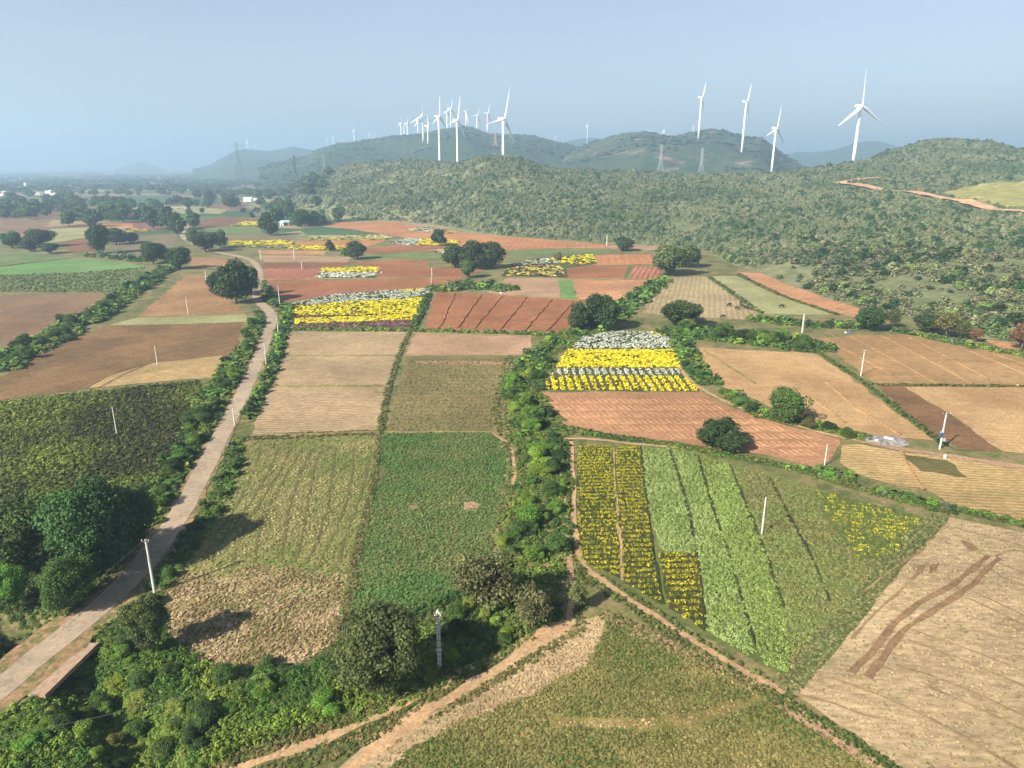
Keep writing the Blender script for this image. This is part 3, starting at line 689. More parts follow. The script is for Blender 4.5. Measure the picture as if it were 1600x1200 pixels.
for a, b in (((1290, 529), (1395, 587)), ((1330, 526), (1465, 600)), ((1376, 524), (1520, 600)), ((1422, 528), (1545, 592)), ((1500, 543), (1620, 592)), ((1560, 556), (1640, 582))):
    bund([a, b], .8, .22, tanrow2)
for p_ in ([(1100, 548), (1180, 600)], [(1290, 598), (1340, 640), (1408, 680)], [(1265, 620), (1322, 662)], [(444, 557), (625, 556)], [(424, 604), (610, 603)], [(1012, 448), (1090, 452), (1138, 455)], [(392, 682), (592, 675)], [(1408, 706), (1442, 766)], [(0, 417), (60, 409), (110, 404)], [(795, 462), (905, 469)], [(408, 398), (560, 402)], [(760, 434), (1030, 437)], [(404, 410), (560, 408)], [(404, 437), (720, 434)], [(600, 676), (770, 675)], [(214, 497), (385, 491)], [(645, 520), (832, 525)]):
    bund(p_, 1.0, .3, tanrow2 if p_[0][0] > 1100 else olive)
DARKLINE = [((1046, 704), (1075, 790), (1092, 880), (1104, 985)), ((1090, 713), (1112, 790), (1140, 870), (1165, 960), (1182, 1012)), ((1140, 726), (1165, 790), (1195, 860), (1225, 950)), ((1200, 745), (1240, 820), (1275, 885), (1295, 940)), ((958, 700), (964, 780), (969, 850), (973, 908)), ((1001, 698), (1010, 780), (1022, 870), (1036, 945))]
for L in DARKLINE: ribbon(poly(L), .5, darkcrop if L[0][0] > 1040 or L[0][0] == 1001 else dirt, "irrigation_furrow", z=.12, amp=.3, step=1.2)

# ------------------------------------------------------------ plant templates and merged plant masses
def leaf_tris(rng, centers, normals, size, elong=1.4):
    n = len(centers); r = rng.normal(size=(n, 3)); t = np.cross(normals, r); t /= np.linalg.norm(t, axis=1, keepdims=True)+1e-9
    b = np.cross(normals, t); s = size*rng.uniform(.6, 1.35, (n, 1))
    V = np.stack([centers-t*s*.5*elong, centers+b*s*.5, centers+t*s*.5*elong, centers-b*s*.5], 1)
    return V
def norm(a): return a/(np.linalg.norm(a, axis=1, keepdims=True)+1e-9)
def crown_arrays(seed, nl, nleaf, leaf, shape='round', zlo=.3, open_=0.0, lobe=(.2, .36)):
    """unit crown: width 1, top at z=1; leaves spread over the shells of uneven lobes"""
    r = np.random.default_rng(seed)
    C = []
    for i in range(nl):
        while True:
            p = r.uniform(-1, 1, 3)
            if shape == 'box' or np.linalg.norm(p) < 1: break
        if shape == 'dome': p[2] = abs(p[2])*.9
        C.append(p)
    C = np.array(C); R = r.uniform(*lobe, nl)
    if shape == 'box': C *= .8
    zc_, zr = (zlo+1)/2, (1-zlo)/2
    C = C*np.array([.5-.22*.8, .5-.22*.8, zr*.72]) + np.array([0, 0, zc_])
    if shape == 'dome': C[:, 2] = zlo + (C[:, 2]-zc_)/(zr*.72)*(1-zlo)*.78 + .1
    w = R**2; w /= w.sum(); li = r.choice(nl, nleaf, p=w)
    d = norm(r.normal(size=(nleaf, 3)) + np.array([0, 0, .25])); rad = R[li]*r.uniform(.62, 1.06, nleaf)
    pos = C[li] + d*rad[:, None]*np.array([1, 1, zr*1.9])
    if open_: pos = pos + r.normal(size=pos.shape)*open_
    nrm = norm(d*1.1 + r.normal(size=(nleaf, 3))*.75 + np.array([0, 0, .35]))
    V = leaf_tris(r, pos, nrm, leaf)
    V[..., 2] = np.maximum(V[..., 2], .0)
    lt = r.uniform(.72, 1.25, nl)[li]*r.uniform(.6, 1.35, nleaf)
    hue = r.uniform(-.12, .18, nleaf)
    c = np.stack([lt*(1+hue), lt, lt*(1-hue*.8)], 1)
    return V, c
def quads_mesh(name, V, c):
    n = len(V); F = np.arange(n*4).reshape(n, 4)
    return mesh_np(name, V.reshape(-1, 3), F, np.repeat(c, 4, 0))
def tmpl(seed, n, leaf, kind='bush'):
    r = np.random.default_rng(seed)
    if kind == 'bush':
        d = norm(r.normal(size=(n, 3))); d[:, 2] = np.abs(d[:, 2]); pos = d*r.uniform(.55, 1.0, (n, 1))*np.array([.5, .5, .95])
        pos = pos + r.normal(size=pos.shape)*.05
        nm = norm(d + r.normal(size=(n, 3))*.6 + np.array([0, 0, .3])); pos[:, 2] = np.maximum(pos[:, 2], .05)
    elif kind == 'tuft':
        a = r.uniform(0, 2*np.pi, n); q = r.uniform(0, .5, n); pos = np.stack([np.cos(a)*q, np.sin(a)*q, np.full(n, .35)+r.uniform(-.1, .15, n)], 1)
        nm = norm(np.stack([np.cos(a+1.2), np.sin(a+1.2), r.uniform(.3, 1.3, n)], 1))
    elif kind == 'blob':
        m_, k_ = 4, 8; a0 = r.uniform(.75, 1.2, (m_+1, k_)); a0[m_] = a0[m_, 0]; g = []
        for i in range(m_+1):
            for j in range(k_):
                ph = (i/m_)*math.pi/2; aa = 2*math.pi*(j+.4*(i % 2))/k_; q = a0[i, j]*.42; g.append((math.cos(aa)*math.cos(ph)*q, math.sin(aa)*math.cos(ph)*q, math.sin(ph)*a0[i, j]*.85-.05))
        g = np.array(g); Q = [[i*k_+j, i*k_+(j+1) % k_, (i+1)*k_+(j+1) % k_, (i+1)*k_+j] for i in range(m_) for j in range(k_)]
        VB = g[np.array(Q)]; VB[..., 2] = np.maximum(VB[..., 2], -.05)
        d = norm(r.normal(size=(n, 3))); d[:, 2] = np.abs(d[:, 2]); pos = d*r.uniform(.8, 1.1, (n, 1))*np.array([.44, .44, .85])
        V = np.concatenate([VB, leaf_tris(r, pos, norm(d+r.normal(size=(n, 3))*.5), leaf, 1.1)]); V[..., 2] = np.maximum(V[..., 2], -.05)
        c = np.concatenate([r.uniform(.72, 1.1, (len(VB), 1)), r.uniform(.7, 1.4, (n, 1))])*np.ones((1, 3)); return V, c, np.ones(len(V))
    V = leaf_tris(r, pos, nm, leaf, 1.4 if kind == 'bush' else 2.2)
    V[..., 2] = np.maximum(V[..., 2], 0)
    c = r.uniform(.62, 1.32, (n, 1))*np.ones((1, 3)); c[:, 0] *= r.uniform(.92, 1.1, n)
    return V, c, d[:, 2] if kind == 'bush' else np.ones(n)
def mass(name, groups, mat, label, cat, kind='stuff'):
    """groups: (templates, xyz (n,3), width (n), height (n), colour (n,3), cap colour (n,3) or None, cap threshold)"""
    VV, CC = [], []
    for T, p, w, h, c, cap, thr, *fr in groups:
        if len(p) == 0: continue
        p = np.asarray(p, float); pick = rng.integers(0, len(T), len(p)); ang = rng.uniform(0, 2*np.pi, len(p))
        for k, (V, tc, top) in enumerate(T):
            m = pick == k
            if not m.any(): continue
            ca, sa = np.cos(ang[m])[:, None, None], np.sin(ang[m])[:, None, None]
            x = V[None, ..., 0]*ca - V[None, ..., 1]*sa; y = V[None, ..., 0]*sa + V[None, ..., 1]*ca; z = np.broadcast_to(V[None, ..., 2], x.shape)
            ww = np.asarray(w)[m][:, None, None]; hh = np.asarray(h)[m][:, None, None]
            o = np.stack([x*ww + p[m, 0][:, None, None], y*ww + p[m, 1][:, None, None], z*hh + p[m, 2][:, None, None]], -1)
            base = np.asarray(c)[m][:, None, :]*tc[None]
            if cap is not None:
                isc = (top > thr)[None, :, None] & (rng.uniform(0, 1, (int(m.sum()), len(top), 1)) < (fr[0] if fr else .85)); cc = np.asarray(cap)[m][:, None, :]*(.75+.25*tc[None])
                base = np.where(isc, cc, base)
            VV.append(o.reshape(-1, 3)); CC.append(np.repeat(base.reshape(-1, 3), 4, 0))
    V = np.concatenate(VV); C = np.clip(np.concatenate(CC), 0, .9)
    F = np.arange(len(V)).reshape(-1, 4)
    print("mass", name, len(F))
    return tag(link(name, mesh_np(name, V, F, C), mat), label, cat, None, kind)
def sample(pl, spacing, jit=.45, rows=None):
    """jittered grid in a world polygon; rows=(angle, along, across)"""
    a = math.radians(rows[0]) if rows else 0; sx, sy = (rows[1], rows[2]) if rows else (spacing, spacing)
    R = np.array([[math.cos(a), -math.sin(a)], [math.sin(a), math.cos(a)]]); q = pl @ R
    lo, hi = q.min(0), q.max(0)
    gx, gy = np.meshgrid(np.arange(lo[0], hi[0], sx), np.arange(lo[1], hi[1], sy)); n = gx.size
    pts = np.stack([gx.ravel() + rng.uniform(-jit, jit, n)*sx, gy.ravel() + rng.uniform(-jit, jit, n)*sy*(.35 if rows else 1)], 1) @ R.T
    m = inpoly(pts[:, 0], pts[:, 1], pl)
    return pts[m]
def colmix(n, a, b, t=None, var=.18):
    t = rng.uniform(0, 1, n) if t is None else t
    c = np.array(lin(a))[None]*(1-t[:, None]) + np.array(lin(b))[None]*t[:, None]
    return c*rng.uniform(1-var, 1+var, (n, 1))
def xyz(p, z=0.0): return np.concatenate([p, np.full((len(p), 1), z)], 1)
BUSH_T = [tmpl(i, 46, .30) for i in range(6)]; BUSH_S = [tmpl(20+i, 16, .5) for i in range(6)]; TUFT = [tmpl(40+i, 7, .42, 'tuft') for i in range(6)]
BLOB = [tmpl(80+i, 22, .2, 'blob') for i in range(8)]; FINE = [tmpl(100+i, 60, .19) for i in range(6)]
BUSH_M = [tmpl(60+i, 26, .38) for i in range(6)]

# --- near crops
def tufts(pp, sp, w, h, a, b, rows=None, nsc=.15, mask=None, T=None, var=.2, dens=1.0):
    pl = poly(pp); p = sample(pl, sp, rows=rows)
    p = p[off_tracks(p[:, 0], p[:, 1])]
    if dens < 1: p = p[rng.uniform(0, 1, len(p)) < dens]
    n1 = fbm(p[:, 0]*nsc, p[:, 1]*nsc, 11)
    if mask is not None: k = mask(p, n1); p, n1 = p[k], n1[k]
    t = np.clip((n1-.35)/.3, 0, 1)*.8 + rng.uniform(-.2, .3, len(p)); t = np.clip(t, 0, 1)
    n = len(p); s = rng.uniform(.6, 1.4, n)
    return (T or TUFT, xyz(p, .04), s*w, rng.uniform(.6, 1.3, n)*h, colmix(n, a, b, t, var), None, 0)
far_ok = lambda p, n: True
inb = lambda p, n: (p[:, 1] < 260)
mass("stubble_grass", [
  tufts([(600, 1150), (770, 1048), (880, 985), (950, 957), (940, 1000), (905, 1045), (830, 1085), (740, 1120), (640, 1170), (570, 1230)], .42, .42, .18, (214, 184, 140), (176, 150, 104)),
  tufts([(520, 1262), (640, 1172), (740, 1122), (830, 1087), (905, 1047), (940, 1002), (952, 960), (1080, 1024), (1200, 1092), (1385, 1210), (1420, 1262)], .36, .45, .22, (102, 118, 58), (158, 146, 92), nsc=.12,
        mask=lambda p, n: seg_dist(p[:, 0], p[:, 1], poly([(870, 1128), (940, 1130), (1010, 1134), (1080, 1126), (1150, 1104), (1215, 1085)])) > .9*n*2),
  tufts([(870, 1128), (1010, 1124), (1130, 1100), (1215, 1080), (1215, 1092), (1140, 1116), (1010, 1142), (870, 1136)], .5, .4, .16, (214, 180, 134), (180, 150, 104), dens=.8),
  tufts([(950, 955), (1080, 1012), (1215, 1088), (1200, 1096), (1070, 1030), (945, 972)], .5, .4, .14, (210, 170, 128), (170, 146, 96), dens=.7),
  tufts([(386, 690), (592, 679), (583, 760), (560, 850), (538, 968), (505, 1015), (470, 1040), (330, 1036), (258, 998), (247, 925), (310, 850), (352, 780)], .6, .5, .22, (192, 174, 122), (104, 136, 56), nsc=.11),
  tufts([(250, 905), (420, 880), (540, 910), (530, 1000), (470, 1040), (330, 1036), (258, 998)], .5, .6, .3, (214, 184, 146), (150, 132, 88), nsc=.3, mask=lambda p, n: n > .32+.12*(p[:, 1]-P(500, 960)[1])/8),
  tufts([(1240, 1076), (1370, 930), (1484, 809), (1600, 834), (1760, 860), (1760, 1300), (1400, 1196)], .6, .42, .13, (210, 184, 142), (168, 154, 104), nsc=.25, dens=.75),
 ], M_CROP, "short tufts of stubble and dry grass on the nearest fields", "stubble")
mass("green_grass", [
  tufts([(600, 677), (768, 676), (800, 697), (806, 730), (792, 800), (775, 850), (745, 905), (690, 950), (600, 975), (545, 968), (575, 800)], .5, .55, .28, (88, 128, 66), (126, 136, 82), nsc=.08,
        mask=lambda p, n: (np.hypot(p[:, 0]-P(738, 790)[0], p[:, 1]-P(738, 790)[1]) > 1.5) & (np.hypot(p[:, 0]-P(646, 794)[0], p[:, 1]-P(646, 794)[1]) > 1.0)),
  tufts([(0, 430), (130, 426), (226, 418), (214, 440), (180, 457), (0, 456)], 2.0, 1.8, .7, (112, 134, 76), (140, 150, 92)),
  tufts([(604, 673), (640, 560), (826, 560), (812, 575), (790, 600), (778, 670)], 1.0, .7, .2, (130, 124, 76), (150, 134, 92)),
 ], M_CROP, "low green grass crop between the field paths", "grass")
mass("bushy_crop", [
  tufts([(0, 629), (150, 612), (308, 596), (330, 640), (300, 700), (262, 760), (235, 800), (150, 790), (0, 800)], .85, 1.25, .75, (76, 80, 48), (130, 150, 60), rows=(-4, .8, 1.35), nsc=.05, T=BUSH_M, var=.28),
 ], M_CROP, "patchy dark and lime green bushy crop left of the road", "crop")
mass("yellow_green_crop", [
  tufts([(1004, 698), (1048, 702), (1076, 790), (1090, 864), (1032, 862), (1012, 780)], .62, .85, .5, (172, 196, 118), (146, 172, 92), nsc=.2, T=FINE),
  tufts([(1052, 703), (1088, 712), (1112, 790), (1140, 870), (1165, 960), (1178, 1030), (1108, 990), (1094, 880), (1080, 790)], .62, .85, .5, (172, 196, 116), (146, 172, 90), nsc=.2, T=FINE),
  tufts([(1094, 714), (1138, 725), (1168, 790), (1198, 860), (1228, 950), (1236, 1052), (1190, 1035), (1168, 960), (1116, 790)], .64, .85, .5, (166, 192, 104), (146, 168, 90), nsc=.2, T=FINE),
  tufts([(1144, 727), (1200, 740), (1242, 820), (1278, 885), (1297, 950), (1240, 1050), (1230, 950), (1200, 860)], .66, .8, .45, (148, 166, 94), (158, 152, 98), nsc=.2, T=FINE),
  tufts([(1204, 742), (1268, 764), (1290, 810), (1340, 872), (1380, 880), (1300, 965), (1280, 885), (1244, 820)], .72, .75, .4, (146, 160, 90), (164, 158, 100), nsc=.2, T=FINE),
 ], M_CROP, "pale green leafy crop in long strips around the white pole", "crop")
MAR = (228, 208, 50)
YEL, DKG, WHT, PNK, ORG = (250, 232, 48), (84, 98, 44), (222, 226, 210), (186, 120, 152), (226, 168, 40)
def flowers(pl_px, row, w, h, cap, leaf=DKG, capfrac=1.0, thr=.35, T=None, jit=.3, capvar=.12, mask=None, world=None, fr=.9):
    pl = poly(pl_px) if world is None else world; p = sample(pl, 1, jit, rows=row)
    if mask is not None: p = p[mask(p)]
    p = p[off_tracks(p[:, 0], p[:, 1])]
    n = len(p); s = rng.uniform(.75, 1.25, n); lc = colmix(n, leaf, leaf, None, .25); cc = colmix(n, cap, cap, None, capvar)*(1.22 if cap[2] < 100 else 1.14)
    isf = (fbm(p[:, 0]*.2, p[:, 1]*.2, 3)-.5)*.9 + rng.uniform(0, 1, n) < capfrac if capfrac < 1 else np.ones(n, bool)
    cc = np.where(isf[:, None], cc, lc)
    return (T or BUSH_S, xyz(p, .05), s*w, rng.uniform(.8, 1.2, n)*h, lc, cc, thr, fr)
GY = (176, 158, 48)
mass("marigold_crop", [
  flowers([(903, 698), (956, 698), (962, 780), (967, 850), (970, 905), (905, 878)], (2, .4, 1.5), .66, .6, MAR, (112, 128, 50), .85, .1, T=FINE, fr=.42, jit=.3),
  flowers([(962, 698), (999, 698), (1008, 780), (1020, 870), (1034, 946), (976, 912)], (2, .4, 1.5), .66, .6, MAR, (116, 130, 52), .8, .1, T=FINE, fr=.40, jit=.3),
  flowers([(1030, 866), (1090, 868), (1096, 900), (1104, 986), (1046, 952)], (2, .4, 1.6), .7, .65, MAR, (116, 122, 46), .80, .1, T=FINE, fr=.42, jit=.3),
  flowers([(1272, 766), (1400, 800), (1440, 812), (1400, 868), (1340, 872), (1300, 815)], (-14, .5, 1.35), .8, .45, MAR, (128, 140, 70), .5, .1, T=FINE, fr=.40, jit=.3),
 ], M_CROP, "rows of yellow marigolds in the strips of the near green field", "marigolds")
def yband(pl, y0, y1):
    """slice of a pixel polygon between two photo rows"""
    Q = poly(pl); a, b = P(800, y0)[1], P(800, y1)[1]
    return lambda p: (p[:, 1] <= a) & (p[:, 1] >= b)
gaps = lambda per, fr: (lambda p: ((p[:, 0]/per) % 1 < fr))
def both(f, g): return lambda p: f(p) & g(p)
mass("flower_crop", [
  flowers(F5, (0, .75, 1.15), .85, .6, WHT, DKG, .72, .15, mask=yband(F5, 518, 545)),
  flowers([(1016, 519), (1042, 521), (1040, 526), (1018, 525)], (0, .8, .9), 1.0, .6, YEL, DKG, 1, .2),
  flowers(F5, (0, .7, .9), 1.05, .6, YEL, DKG, .93, .0, mask=yband(F5, 547.5, 574.5)),
  flowers(F5, (0, .5, .8), .62, .55, WHT, DKG, .92, .1, mask=both(yband(F5, 576.5, 586), gaps(2.3, .52))),
  flowers(F5, (0, .5, .8), .62, .55, YEL, DKG, .95, .1, mask=both(yband(F5, 588, 598), gaps(2.3, .58))),
  flowers(F5, (0, .5, .8), .62, .55, YEL, (110, 96, 40), .92, .1, mask=both(yband(F5, 600, 611), gaps(2.3, .58))),
  flowers([(455, 474), (520, 461), (600, 455), (671, 451), (672, 458), (640, 466), (560, 470), (456, 478)], (0, 1.0, 1.4), 1.35, .6, WHT, DKG, .62, .15),
  flowers([(624, 454), (658, 451), (660, 457), (622, 459)], (0, 1.0, 1.3), 1.4, .6, YEL, DKG, 1, .15),
  flowers([(457, 479), (560, 471), (640, 467), (669, 465), (658, 490), (560, 493), (458, 493)], (3, 1.0, 1.3), 1.4, .6, YEL, DKG, .76, .05),
  flowers([(460, 498), (560, 495), (657, 491), (650, 499), (560, 503), (462, 506)], (3, 1.0, 1.3), 1.4, .6, YEL, (110, 96, 50), .92, .05),
  flowers([(458, 494), (560, 488), (562, 491), (458, 497)], (3, 1.0, 1.3), 1.2, .5, (150, 108, 100), (110, 86, 70), 1, .15),
  flowers([(462, 507), (600, 502), (650, 501), (644, 510), (462, 512)], (3, 1.0, 1.3), 1.2, .5, (160, 118, 130), (120, 100, 76), .4, .15),
  flowers([(600, 505), (640, 502), (638, 510), (600, 510)], (3, 1.0, 1.3), 1.3, .5, (190, 112, 150), (116, 96, 74), .5, .15),
  flowers([(505, 419), (592, 418.5), (590, 425), (502, 426)], (0, 1.6, 2.2), 2.4, .8, YEL, DKG, .9, -1),
  flowers([(500, 427), (589, 426), (585, 433), (497, 434)], (0, 1.6, 2.2), 2.4, .8, WHT, DKG, .9, -1),
  flowers([(785, 431), (795, 418), (830, 413), (865, 414), (884, 422), (882, 433)], (10, 2.2, 3.6), 2.6, .9, (226, 206, 110), (96, 96, 50), .5, .2),
  flowers([(790, 417), (830, 406), (862, 404), (880, 410), (840, 414)], (10, 2.2, 3.2), 2.5, .9, WHT, (110, 110, 60), .55, .2),
  flowers([(848, 404), (925, 398), (931, 411), (900, 414), (870, 409)], (10, 2.0, 3.0), 2.7, .9, YEL, (96, 96, 50), .7, .1),
  flowers([(480, 369), (602, 367), (612, 371), (606, 372), (484, 372)], (0, 2.5, 3.5), 3.4, .8, (232, 226, 170), (140, 136, 80), .8, 0),
  flowers([(484, 372), (606, 372), (604, 375), (484, 375)], (0, 2.5, 3.5), 3.4, .8, (214, 196, 80), (130, 126, 70), .7, 0),
  flowers([(440, 384), (537, 384), (542, 389), (500, 391), (452, 389)], (0, 2.2, 3.5), 3.2, .8, YEL, (120, 110, 60), .8, 0),
  flowers([(352, 377), (440, 376), (460, 378), (455, 383), (350, 382)], (0, 2.5, 3.5), 3.4, .8, YEL, (120, 110, 60), .8, 0),
  flowers([(354, 383), (455, 383), (450, 388), (350, 386)], (0, 2.5, 3.5), 3.0, .7, (190, 190, 120), (110, 124, 70), .6, 0),
  flowers([(606, 380), (640, 372), (660, 373), (650, 384)], (60, 2.5, 4), 3.2, .8, WHT, (140, 140, 90), .85, 0),
  flowers([(660, 373), (716, 376), (714, 382), (650, 384)], (60, 2.5, 4), 3.2, .8, YEL, (120, 110, 60), .85, 0),
  flowers([(633, 359), (660, 354), (685, 357), (672, 364)], (60, 3, 6), 4.2, .8, (226, 222, 180), (170, 120, 90), .8, 0),
  flowers([(672, 363), (685, 357), (722, 361), (700, 366)], (60, 3, 6), 4.2, .8, (230, 206, 110), (170, 120, 90), .7, 0),
  flowers([(360, 353), (380, 347), (410, 346), (408, 352)], (0, 3, 5), 4.2, .8, YEL, (120, 110, 60), .85, 0),
  flowers([(672, 391), (700, 390), (700, 395), (672, 395)], (0, 2.2, 3), 2.8, .8, (226, 220, 180), (120, 110, 60), .85, 0),
  flowers([(166, 358), (196, 356.5), (198, 359), (164, 361)], (0, 3, 5), 4, .8, (236, 236, 220), (120, 110, 60), .9, -1),
  flowers([(200, 357), (230, 358), (236, 362), (200, 363)], (0, 3, 5), 4, .8, (222, 196, 90), (120, 110, 60), .7, 0),
  flowers([(270, 324), (312, 324), (312, 326), (270, 326)], (0, 4, 5), 6, .8, (236, 236, 220), (120, 110, 60), 1, -1),
 ], M_CROP, "beds of yellow, white and pink chrysanthemums across the middle fields", "flowers")

# ridges of the freshly made beds in the orange field
def ridged_field():
    pl = poly([(850, 616), (1085, 616), (1145, 643), (1215, 665), (1300, 689), (1285, 722), (1200, 710), (1100, 694), (1000, 680), (900, 669), (870, 650)])
    bounds = [613, 622, 632, 643, 654, 664, 676, 688, 700, 714, 726]
    V, Fc = [], []
    for k in range(len(bounds)-1):
        ya, yb = P(800, bounds[k])[1]-.35, P(800, bounds[k+1])[1]+.35
        for x in np.arange(pl[:, 0].min()-6, pl[:, 0].max()+4, 1.5):
            sh = .30*(ya-yb)
            n = 4; ok = True
            pts = []
            for j in range(n+1):
                t = j/n; xx = x - sh*(.5-t) + .9*(k % 3)*.2; yy = ya+(yb-ya)*t; pts.append((xx + rng.uniform(-.05, .05), yy))
            a = np.array(pts)
            if not inpoly(a[:, 0], a[:, 1], pl).all(): continue
            b0 = len(V); hh = rng.uniform(.2, .28)
            for j, (xx, yy) in enumerate(pts):
                e = 0 if j in (0, n) else 1
                for s, q in ((-.72, 0), (-.52, 1), (.55, 1), (.68, 0)): V.append((xx+s, yy, .03+q*e*hh))
            for j in range(n):
                for q in range(3): Fc.append((b0+j*4+q, b0+j*4+q+1, b0+j*4+5+q, b0+j*4+4+q))
    me = bpy.data.meshes.new("planting_beds"); me.from_pydata(V, [], Fc)
    if sum(p.normal.z for p in me.polygons) < 0: me.flip_normals()
    tag(link("planting_beds", me, orow), "long raised beds of bare orange soil below the flowers", "beds", None, 'stuff')
ridged_field()

# ------------------------------------------------------------ trees
def trunk_arrays(mb, seed, top=.45, r0=.022, limbs=4):
    r = np.random.default_rng(seed)
    lean = r.uniform(-.06, .06, 2)
    p = [(0, 0, -.02), (lean[0]*.4, lean[1]*.4, top*.5), (lean[0], lean[1], top)]
    mb.tube(p, [r0*1.3, r0*.9, r0*.7], 7)
    for i in range(limbs):
        a = 2*math.pi*i/limbs + r.uniform(-.5, .5); q = r.uniform(.18, .32)
        mb.tube([p[1 + i % 2], (p[1][0]+math.cos(a)*q*.5, p[1][1]+math.sin(a)*q*.5, top*.95), (math.cos(a)*q, math.sin(a)*q, top+r.uniform(.15, .35))], [r0*.6, r0*.42, r0*.2], 5)
TONES = dict(deep=(56, 74, 42), mid=(74, 98, 48), bright=(98, 130, 52), yellow=(122, 134, 62), dry=(100, 100, 64), olive=(84, 94, 54), grey=(86, 96, 72), cool=(68, 92, 52), lime=(116, 138, 54), rust=(124, 96, 68))
def tone(t, k=None): return (*[v for v in lin(TONES[t], 1.0)], 1)
TREE_KINDS = {}
def tree_proto(key, seed, **kw):
    trunk = kw.pop('trunk', dict()); V, c = crown_arrays(seed, **kw)
    me_c = quads_mesh("crown", V, c); me_c.materials.append(M_LEAF)
    mb = MB(); trunk_arrays(mb, seed, **trunk)
    me_t = bpy.data.meshes.new("trunk"); me_t.from_pydata(mb.v, [], mb.f); me_t.materials.append(M_BARK)
    for p in me_t.polygons: p.use_smooth = True
    TREE_KINDS[key] = (me_c, me_t)
for i in range(3):
    tree_proto(f'big{i}', 100+i, nl=44, nleaf=22000, leaf=.023, zlo=.14, lobe=(.08, .19), shape='round', open_=.01)
    tree_proto(f'mid{i}', 110+i, nl=30, nleaf=7000, leaf=.042, zlo=.0, lobe=(.10, .22), open_=.012)
    tree_proto(f'far{i}', 120+i, nl=14, nleaf=1100, leaf=.10, zlo=.02, lobe=(.13, .26))
for i in range(3): tree_proto(f'grove{i}', 140+i, nl=60, nleaf=30000, leaf=.021, zlo=.03, lobe=(.07, .17), open_=.012)
tree_proto('dome0', 130, nl=30, nleaf=9000, leaf=.036, zlo=.08, shape='dome', lobe=(.12, .2))
tree_proto('dome1', 131, nl=30, nleaf=9000, leaf=.036, zlo=.08, shape='dome', lobe=(.12, .2))
tree_proto('box0', 132, nl=60, nleaf=11000, leaf=.036, zlo=.0, shape='box', lobe=(.15, .22))
tree_proto('open0', 133, nl=30, nleaf=7500, leaf=.028, zlo=.25, open_=.035, lobe=(.10, .18), trunk=dict(limbs=6, top=.5))
tree_proto('open1', 134, nl=24, nleaf=3200, leaf=.04, zlo=.25, open_=.03, lobe=(.10, .18), trunk=dict(limbs=6, top=.5))
def tree(kind, x, y, w, h, tn, label, group=None, z=0, rz=None, squash=1.0):
    me_c, me_t = TREE_KINDS[kind]
    e = empty("tree", (x, y, z), random.uniform(0, 6.28) if rz is None else rz); e.scale = (w, w*squash, h)
    c = bpy.data.objects.new("crown", me_c); COL.objects.link(c); c.parent = e
    q = tone(tn); c.color = tuple(v*random.uniform(.92, 1.08) for v in q[:3]) + (1,)
    t = bpy.data.objects.new("trunk", me_t); COL.objects.link(t); t.parent = e
    return tag(e, label, "tree", group)
def px_tree(kind, cx, by, wp, hp, tn, label, group=None, squash=1.0, rz=None):
    """cx, by: trunk foot in the photo; wp, hp: crown width and overall height there"""
    x, y = P(cx, by); s = zc(x, y)/FPX; ang = math.atan2(H, y)
    wp, hp = (wp*1.17, hp*1.13) if kind[:3] in ('mid', 'far', 'dom', 'big') else (wp, hp)
    w = wp*s; h = max(.45*w, (hp*s - .35*w*math.sin(ang))/math.cos(ang))
    return tree(kind, x, y, w, h, tn, label, group, squash=squash, rz=rz)
T_ = px_tree
T_('grove0', 150, 905, 160, 180, 'cool', "broad dark tree overhanging the road by the pole", "trees in the roadside grove")
T_('grove1', 60, 905, 150, 160, 'mid', "wide tree in the middle of the roadside grove at the left", "trees in the roadside grove")
T_('grove2', 205, 868, 105, 130, 'cool', "dark spreading tree closest to the road in the grove", "trees in the roadside grove")
T_('grove2', 110, 835, 130, 90, 'mid', "tree at the back of the roadside grove beside the bushy crop", "trees in the roadside grove")
T_('grove1', 20, 850, 110, 90, 'cool', "tree at the back left corner of the roadside grove", "trees in the roadside grove")
T_('grove0', 110, 950, 110, 100, 'mid', "brighter tree at the lower edge of the grove above the road", "trees in the roadside grove")
T_('grove1', 15, 950, 70, 80, 'bright', "lime-tinged tree at the left frame edge below the grove", "trees in the roadside grove")
T_('big1', 235, 1022, 72, 95, 'olive', "slim tree with bare trunk standing beside the culvert bridge")
T_('grove2', 600, 1085, 168, 160, 'olive', "large dense olive tree beside the dirt track and the thick pole")
T_('big2', 545, 1080, 80, 90, 'mid', "rounded green tree touching the large olive tree on its left side")
T_('open0', 766, 965, 125, 130, 'dry', "thin grey-brown tree over the corner of the green field")
T_('open0', 832, 985, 80, 85, 'dry', "small dry-leaved tree with pale trunk where the tracks meet")
T_('open1', 902, 955, 36, 50, 'dry', "little half-bare tree beside the footpath bend")
T_('dome1', 1130, 699, 82, 56, 'deep', "lone round dark tree on the ridged orange field")
T_('box0', 1230, 660, 66, 62, 'mid', "square-cut thick green tree on the sandy field edge")
T_('mid1', 1360, 517, 42, 40, 'deep', "round dark tree at the corner of the raked field beside the blue tarpaulin")
T_('mid0', 938, 515, 58, 56, 'deep', "broad dark tree over the corner of the flower dome")
T_('mid2', 905, 517, 36, 44, 'deep', "smaller dark tree leaning left beside the red-brown plots")
T_('mid1', 1064, 508, 66, 42, 'deep', "wide dark tree between the stubble and the long hedge")
T_('mid2', 370, 475, 62, 68, 'deep', "large dark tree at the road bend")
T_('mid0', 348, 462, 42, 40, 'deep', "smaller dark tree hugging the large tree at the road bend")
T_('mid0', 392, 462, 32, 44, 'cool', "dark tree right of the large tree at the road bend")
T_('mid1', 712, 418, 44, 38, 'deep', "left tree of the dark clump in the orange fields")
T_('mid2', 742, 420, 50, 44, 'deep', "middle tree of the dark clump in the orange fields")
